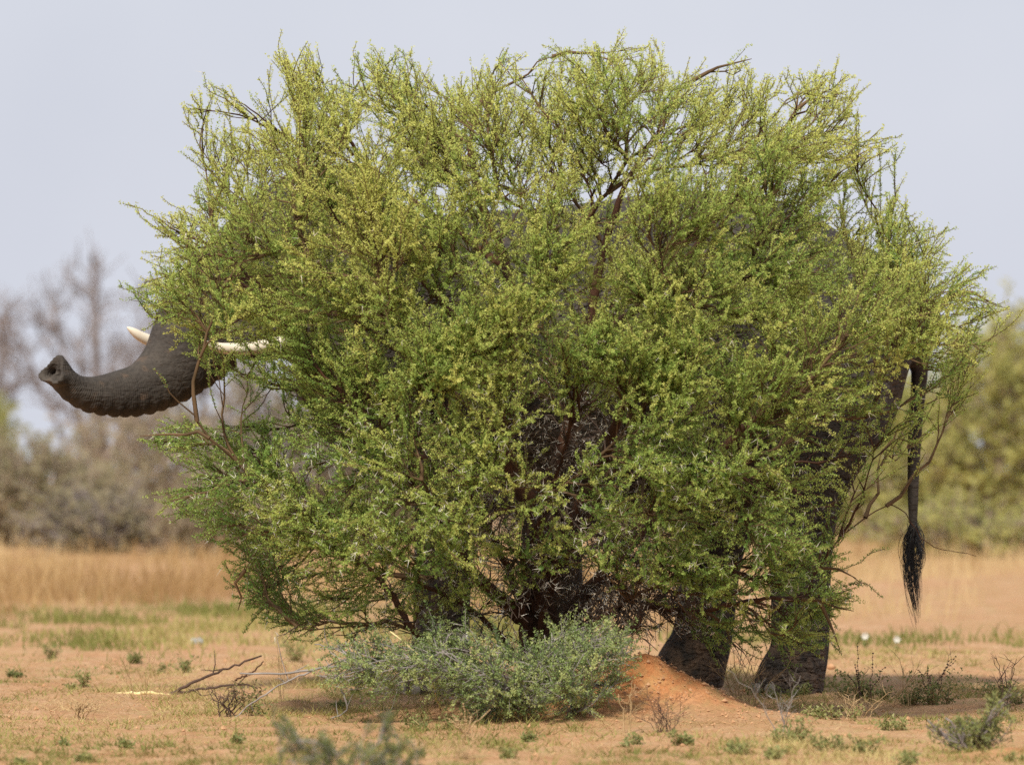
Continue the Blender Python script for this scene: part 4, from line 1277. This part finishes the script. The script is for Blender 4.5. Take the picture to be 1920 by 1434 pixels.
def dry_plant(px, py, h, w, label, n=7, mat=None, seeds=False, fork=2, group=None, name='dry_weed', lean=.3, r0=.004, cat='weed'):
    """dry stalks, forked, with or without whorls of seeds"""
    Y = ground_Y(py)
    sc = Y / FPX
    bx = (px - 960) * sc
    th = thing(name, label, cat, group)
    sd = Acc()
    for k in range(n):
        a = Acc()
        x0, y0 = bx + rng.normal(0, w * sc * .12), Y + rng.normal(0, w * sc * .08)
        p0 = np.array([x0, y0, float(ground_z(x0, y0)) - .01])
        tip = p0 + np.array([rng.normal(0, w * sc * .42), rng.normal(0, w * sc * .25), h * sc * rng.uniform(.5, 1.05)])
        p = bez(p0, p0 + (tip - p0) * np.array([.2, .2, .5]), p0 + (tip - p0) * np.array([.6, .6, .8]), tip, 9)
        p[1:-1] += rng.normal(0, .006, (7, 3))
        tube(a, p, np.linspace(r0, r0 * .4, 9), 4)
        for j in range(fork):
            i = rng.integers(2, 8)
            e_ = p[i] + np.array([rng.normal(0, .5), rng.normal(0, .3), rng.uniform(.2, .9)]) * h * sc * rng.uniform(.15, .45)
            m_ = (p[i] + e_) / 2 + rng.normal(0, .01, 3)
            tube(a, np.array([p[i], m_, e_]), np.array([r0 * .6, r0 * .45, r0 * .3]), 3)
            for jj in range(2):
                e2 = m_ + (e_ - p[i]) * .4 + rng.normal(0, .025, 3)
                tube(a, np.array([m_, e2]), np.array([r0 * .4, r0 * .25]), 3)
        if seeds:
            q_, t_, L_ = along(p, 16)
            for qq in q_[5:]:
                s_ = .0075
                o = np.array([[1, 0, 0], [0, 1, 0], [-1, 0, 0], [0, -1, 0], [0, 0, .7], [0, 0, -.7]], float) * s_ * rng.uniform(.7, 1.2)
                a.add(qq + o, f3=[[0, 1, 4], [1, 2, 4], [2, 3, 4], [3, 0, 4], [1, 0, 5], [2, 1, 5], [3, 2, 5], [0, 3, 5]])
        obj('stalk', a.mesh('stalk'), mat or M_stalk, th)
    return th

forb(1620, 1312, 45, 130, 'dark leafy weed patch just right of the elephant rear foot', 70, tint=.25)
forb(1760, 1318, 50, 140, 'leafy green weed patch under the thin brown stalks at right', 70, tint=.35)
forb(1890, 1322, 45, 90, 'leafy green weed patch at the right edge above the thorny shrub', 50, tint=.3)
forb(1560, 1352, 30, 110, 'pale flat weed in front of the rear foot', 36, tint=.7)
forb(1470, 1305, 22, 150, 'thin green growth around the elephant rear foot', 40, tint=.5)
forb(1300, 1402, 26, 60, 'small leafy weed on the sand below the mound', 26, tint=.55)
forb(1370, 1420, 22, 90, 'pale creeping weed near the bottom edge below the mound', 30, tint=.65)
forb(1580, 1412, 34, 130, 'sprawling green weed near the bottom edge left of the thorny shrub', 44, tint=.5)
forb(1190, 1400, 20, 50, 'tiny weed below the dry twig tuft', 16, tint=.5)
forb(445, 1392, 16, 26, 'single small round-leaved weed left of the blurred shrub', 12, tint=.45)
forb(230, 1395, 20, 40, 'small olive weed near the bottom left', 14, tint=.6)
forb(120, 1390, 20, 16, 'tiny upright green weed at the far bottom left', 9, tint=.35)
forb(45, 1268, 26, 60, 'leafy weed at the left edge beside the track', 24, tint=.3)
forb(95, 1228, 22, 26, 'round weed on the pale sand at the left', 12, tint=.4)
forb(230, 1240, 30, 60, 'bright green weed tuft on the sand left of the fallen branch', 24, tint=.5)
forb(150, 1290, 34, 60, 'olive weed tuft left of the peeled stick', 24, tint=.6)
forb(330, 1262, 26, 70, 'low green weed behind the fallen branch', 24, tint=.5)
forb(470, 1345, 50, 60, 'thin green sprig right of the dark dry tuft', 16, tint=.3)
forb(640, 1330, 26, 60, 'thin green weed under the low shrub left arm', 16, tint=.45)
forb(1480, 1395, 50, 100, 'olive weed below the bare grey forked twig', 40, tint=.6)
forb(560, 1240, 40, 60, 'yellow-green weed behind the low shrub arm', 24, tint=.6)
forb(800, 1365, 30, 90, 'thin low weed left of the tan stalks', 24, tint=.5)

for px_, py_, h_, w_, ti, lab in (
        (30, 1425, 14, 50, .8, 'pale low weed in the bottom left corner'), 
        (165, 1418, 16, 40, .7, 'yellowish weed at the bottom edge near the left corner'), 
        
        (930, 1428, 18, 60, .8, 'yellowish weed at the bottom edge below the low shrub'),
        (1000, 1385, 14, 40, .5, 'small green weed on the sand below the low shrub'), 
        (1440, 1425, 22, 70, .75, 'pale weed at the bottom edge below the bare forked twig'),
        (1660, 1370, 20, 60, .7, 'pale weed halfway between the rear foot and the thorny shrub'),
        (1700, 1428, 22, 60, .55, 'green weed at the bottom edge left of the thorny shrub'), (1900, 1428, 18, 50, .7, 'pale weed in the bottom right corner')):
    forb(px_, py_, h_, w_, lab, int(8 + w_ / 4), tint=ti)
dry_plant(425, 1345, 55, 90, 'dark dry twiggy tuft on the sand right of centre-left', 12, M_darktwig, fork=4)
dry_plant(150, 1340, 50, 70, 'small brown dry tuft at left', 10, M_stalk, fork=3)
dry_plant(270, 1310, 95, 110, 'thin dry stalks rising over the peeled stick', 8, M_stalk, fork=3, r0=.0025)
dry_plant(1245, 1375, 80, 110, 'round tuft of dark dry twigs at the foot of the mound', 16, M_darktwig, fork=4, r0=.0022)
dry_plant(880, 1385, 75, 60, 'tan stalks with seed whorls in front of the low shrub', 7, seeds=True, fork=1)
dry_plant(1075, 1352, 70, 60, 'tan stalks with seed whorls under the low shrub', 4, seeds=True, fork=1)
dry_plant(1175, 1375, 110, 30, 'tall thin tan stalk at the right end of the low shrub', 3, fork=3)
dry_plant(1400, 1330, 120, 130, 'dry straw-coloured weed in front of the elephant rear leg', 16, fork=3, r0=.003)
dry_plant(1470, 1385, 130, 90, 'bare forked twig plant standing below the elephant foot', 5, M_lowtwig, fork=3, r0=.003)
dry_plant(1620, 1320, 115, 60, 'thin brown seeded stalks right of the elephant foot', 6, M_darktwig, seeds=True, fork=1, r0=.0022)
dry_plant(1690, 1320, 110, 80, 'thin tan stalks between the leafy weed patches', 6, M_stalk, seeds=False, fork=3, r0=.0026)
dry_plant(1745, 1318, 110, 70, 'thin dark seeded stalks left of the thorny shrub top', 6, M_darktwig, seeds=True, fork=1, r0=.0022)
dry_plant(1885, 1330, 130, 50, 'upright dark forked twig at the right edge', 4, M_darktwig, fork=4)
dry_plant(1600, 1350, 55, 120, 'low tangle of pale dry stems near the elephant foot', 14, fork=3, r0=.0025)
dry_plant(880, 1425, 45, 70, 'pale brown low tuft at the bottom centre', 14, fork=3, r0=.0025)
dry_plant(530, 1310, 160, 40, 'tall thin straw stem left of the low shrub', 3, M_stalk, fork=1, r0=.0028)
dry_plant(550, 1290, 70, 80, 'dry brown weed behind the long grey branch', 8, M_stalk, fork=3, r0=.0025)

def stick(name, label, pts, r0, r1, mat, cat='stick', parent=None, forks=0):
    c = np.array(pts, float)
    p = smooth_path(np.column_stack([c, np.zeros(len(c))]), 18)[:, :3]
    p[1:-1] += rng.normal(0, .004, (16, 3))
    a = Acc()
    tube(a, p, np.linspace(r0, r1, 18), 7, rough=.25)
    for k in range(forks):
        i = rng.integers(5, 16)
        e_ = p[i] + rng.normal(0, .08, 3) + np.array([0, 0, .06])
        tube(a, np.array([p[i], (p[i] + e_) / 2 + rng.normal(0, .01, 3), e_]), np.array([r1 * .8, r1 * .6, r1 * .3]), 4)
    o = obj(name, a.mesh(name), mat, parent)
    if parent is None:
        tag(o, label, cat)
    return o
def gp(px, py, dz=0.0, Y=None):
    Y = Y or ground_Y(py)
    p = at(px, py, Y)
    return p + np.array([0, 0, dz])
YS = 55.7
fb = thing('fallen_branch', 'broken forked branch lying on the sand with a pale peeled end', 'branch')
def sp(px, py):
    p = at(px, py, YS); return p
stick('limb', '', [sp(318, 1301), sp(380, 1272), sp(440, 1248), sp(490, 1229)], .011, .006, M_darktwig, parent=fb, forks=2)
stick('limb', '', [sp(318, 1302), sp(390, 1290), sp(450, 1283), sp(482, 1290)], .010, .005, M_darktwig, parent=fb, forks=2)
stick('twig', '', [sp(440, 1275), sp(475, 1258), sp(494, 1240)], .007, .004, M_bark, parent=fb)
stick('peeled_end', '', [sp(198, 1303), sp(240, 1300), sp(270, 1299), sp(318, 1303)], .010, .012, M_peeled, parent=fb)
# long grey arm of dead wood reaching left from the low shrub
YL = 52.4
lp_ = lambda x, y: at(x, y, YL)
gb = thing('grey_dead_branch', 'long bare grey branch reaching left from the low shrub', 'branch')
stick('limb', '', [lp_(760, 1300), lp_(690, 1275), lp_(640, 1248), lp_(590, 1256), (lp_(520, 1262)), lp_(450, 1262)], .012, .005, M_lowtwig, parent=gb, forks=4)
stick('limb', '', [lp_(720, 1255), lp_(660, 1225), lp_(590, 1208)], .009, .004, M_lowtwig, parent=gb, forks=3)
stick('limb', '', [lp_(590, 1256), lp_(545, 1275), lp_(490, 1305), lp_(440, 1345)], .006, .004, M_lowtwig, parent=gb, forks=3)
stick('limb', '', [lp_(640, 1290), lp_(650, 1330), lp_(610, 1352)], .006, .004, M_lowtwig, parent=gb, forks=2)
stick('pale_stick', 'thin pale bare stick leaning in the low shrub', [at(732, 1184, 52.0), at(770, 1215, 51.95), at(800, 1252, 52.05), at(830, 1345, 52.5)], .005, .006, M_peeled)
# the white forked stump poking out of the low shrub
ws = thing('white_forked_stub', 'short white forked dead stub poking out of the low shrub', 'stick')
stick('stub', '', [at(900, 1345, 52.5), at(884, 1270, 52.4), at(874, 1210, 52.2), at(869, 1195, 52.15)], .007, .008, M_white, parent=ws)
stick('stub_fork', '', [at(871, 1203, 52.17), at(876, 1193, 52.14), at(876, 1184, 52.14)], .007, .005, M_white, parent=ws)

# pale stone across the clearing and two white flowers
def stone(name, label, px, py, w, h, mat):
    Y = ground_Y(py)
    sc = Y / FPX
    n, mrows = 10, 6
    v = []
    for i in range(mrows):
        ph = math.pi * (i + .5) / mrows
        for j in range(n):
            t = 2 * math.pi * j / n
            k = rng.uniform(.8, 1.15)
            v.append([math.sin(ph) * math.cos(t) * w * sc / 2 * k, math.sin(ph) * math.sin(t) * w * sc * .35 * k, math.cos(ph) * h * sc * .6 * k])
    v = np.array(v) + at(px, py, Y) + np.array([0, 0, h * sc * .25])
    q_ = [[i * n + j, (i + 1) * n + j, (i + 1) * n + (j + 1) % n, i * n + (j + 1) % n] for i in range(mrows - 1) for j in range(n)]
    caps = [list(range(n))[::1][k] for k in range(n)]
    v = np.vstack([v, v[:n].mean(0), v[-n:].mean(0)])
    f3 = [[j, (j + 1) % n, n * mrows] for j in range(n)] + [[(mrows - 1) * n + (j + 1) % n, (mrows - 1) * n + j, n * mrows + 1] for j in range(n)]
    a = Acc(); a.add(v, f3=np.array(f3), f4=np.array(q_))
    return tag(obj(name, a.mesh(name), mat), label, 'stone')
stone('pale_stone', 'pale grey stone in the grass strip left of the acacia, out of focus', 370, 1207, 30, 14, M_stone)
stone('buried_stone', 'small grey stone on the track right of the elephant leg', 1558, 1252, 18, 10, M_clod)

def flower(px, py, label):
    Y = ground_Y(py + 22)
    th = thing('white_flower', label, 'flower', 'white flowers in the grass strip')
    c = at(px, py, Y)
    g0 = np.array([c[0], Y, float(ground_z(c[0], Y))])
    a = Acc(); tube(a, np.array([g0, (g0 + c) / 2 + [.004, 0, 0], c]), .003, 4); obj('stem', a.mesh('stem'), M_forb, th)
    for k in range(6):
        t = k * math.pi / 3
        d = np.array([math.cos(t), -.4, math.sin(t)]); d /= np.linalg.norm(d)
        s_ = np.cross(d, [0, 1, 0]); s_ /= np.linalg.norm(s_)
        v = np.array([c, c + d * .018 + s_ * .010, c + d * .034, c + d * .018 - s_ * .010, c + d * .018 + [0, -.004, 0]])
        a = Acc(); a.add(v, f3=[[0, 1, 4], [1, 2, 4], [2, 3, 4], [3, 0, 4]]); obj('petal', a.mesh('petal'), M_white, th)
    for k in range(4):
        t = k * 1.6
        d = np.array([math.cos(t), math.sin(t), .5]) * .08
        s_ = np.array([-math.sin(t), math.cos(t), 0]) * .02
        a = Acc(); a.add(np.array([g0, g0 + d * .6 + s_, g0 + d, g0 + d * .6 - s_]), f4=[[0, 1, 2, 3]], a=.3); obj('leaf', a.mesh('leaf'), M_forb, th)
flower(1622, 1192, 'white flower nearer the elephant leg in the grass strip')
flower(1682, 1198, 'white flower farther right in the grass strip below the tail')
def _tris(me):
    t = np.empty(len(me.polygons), np.int32); me.polygons.foreach_get('loop_total', t)
    return int((t - 2).sum())
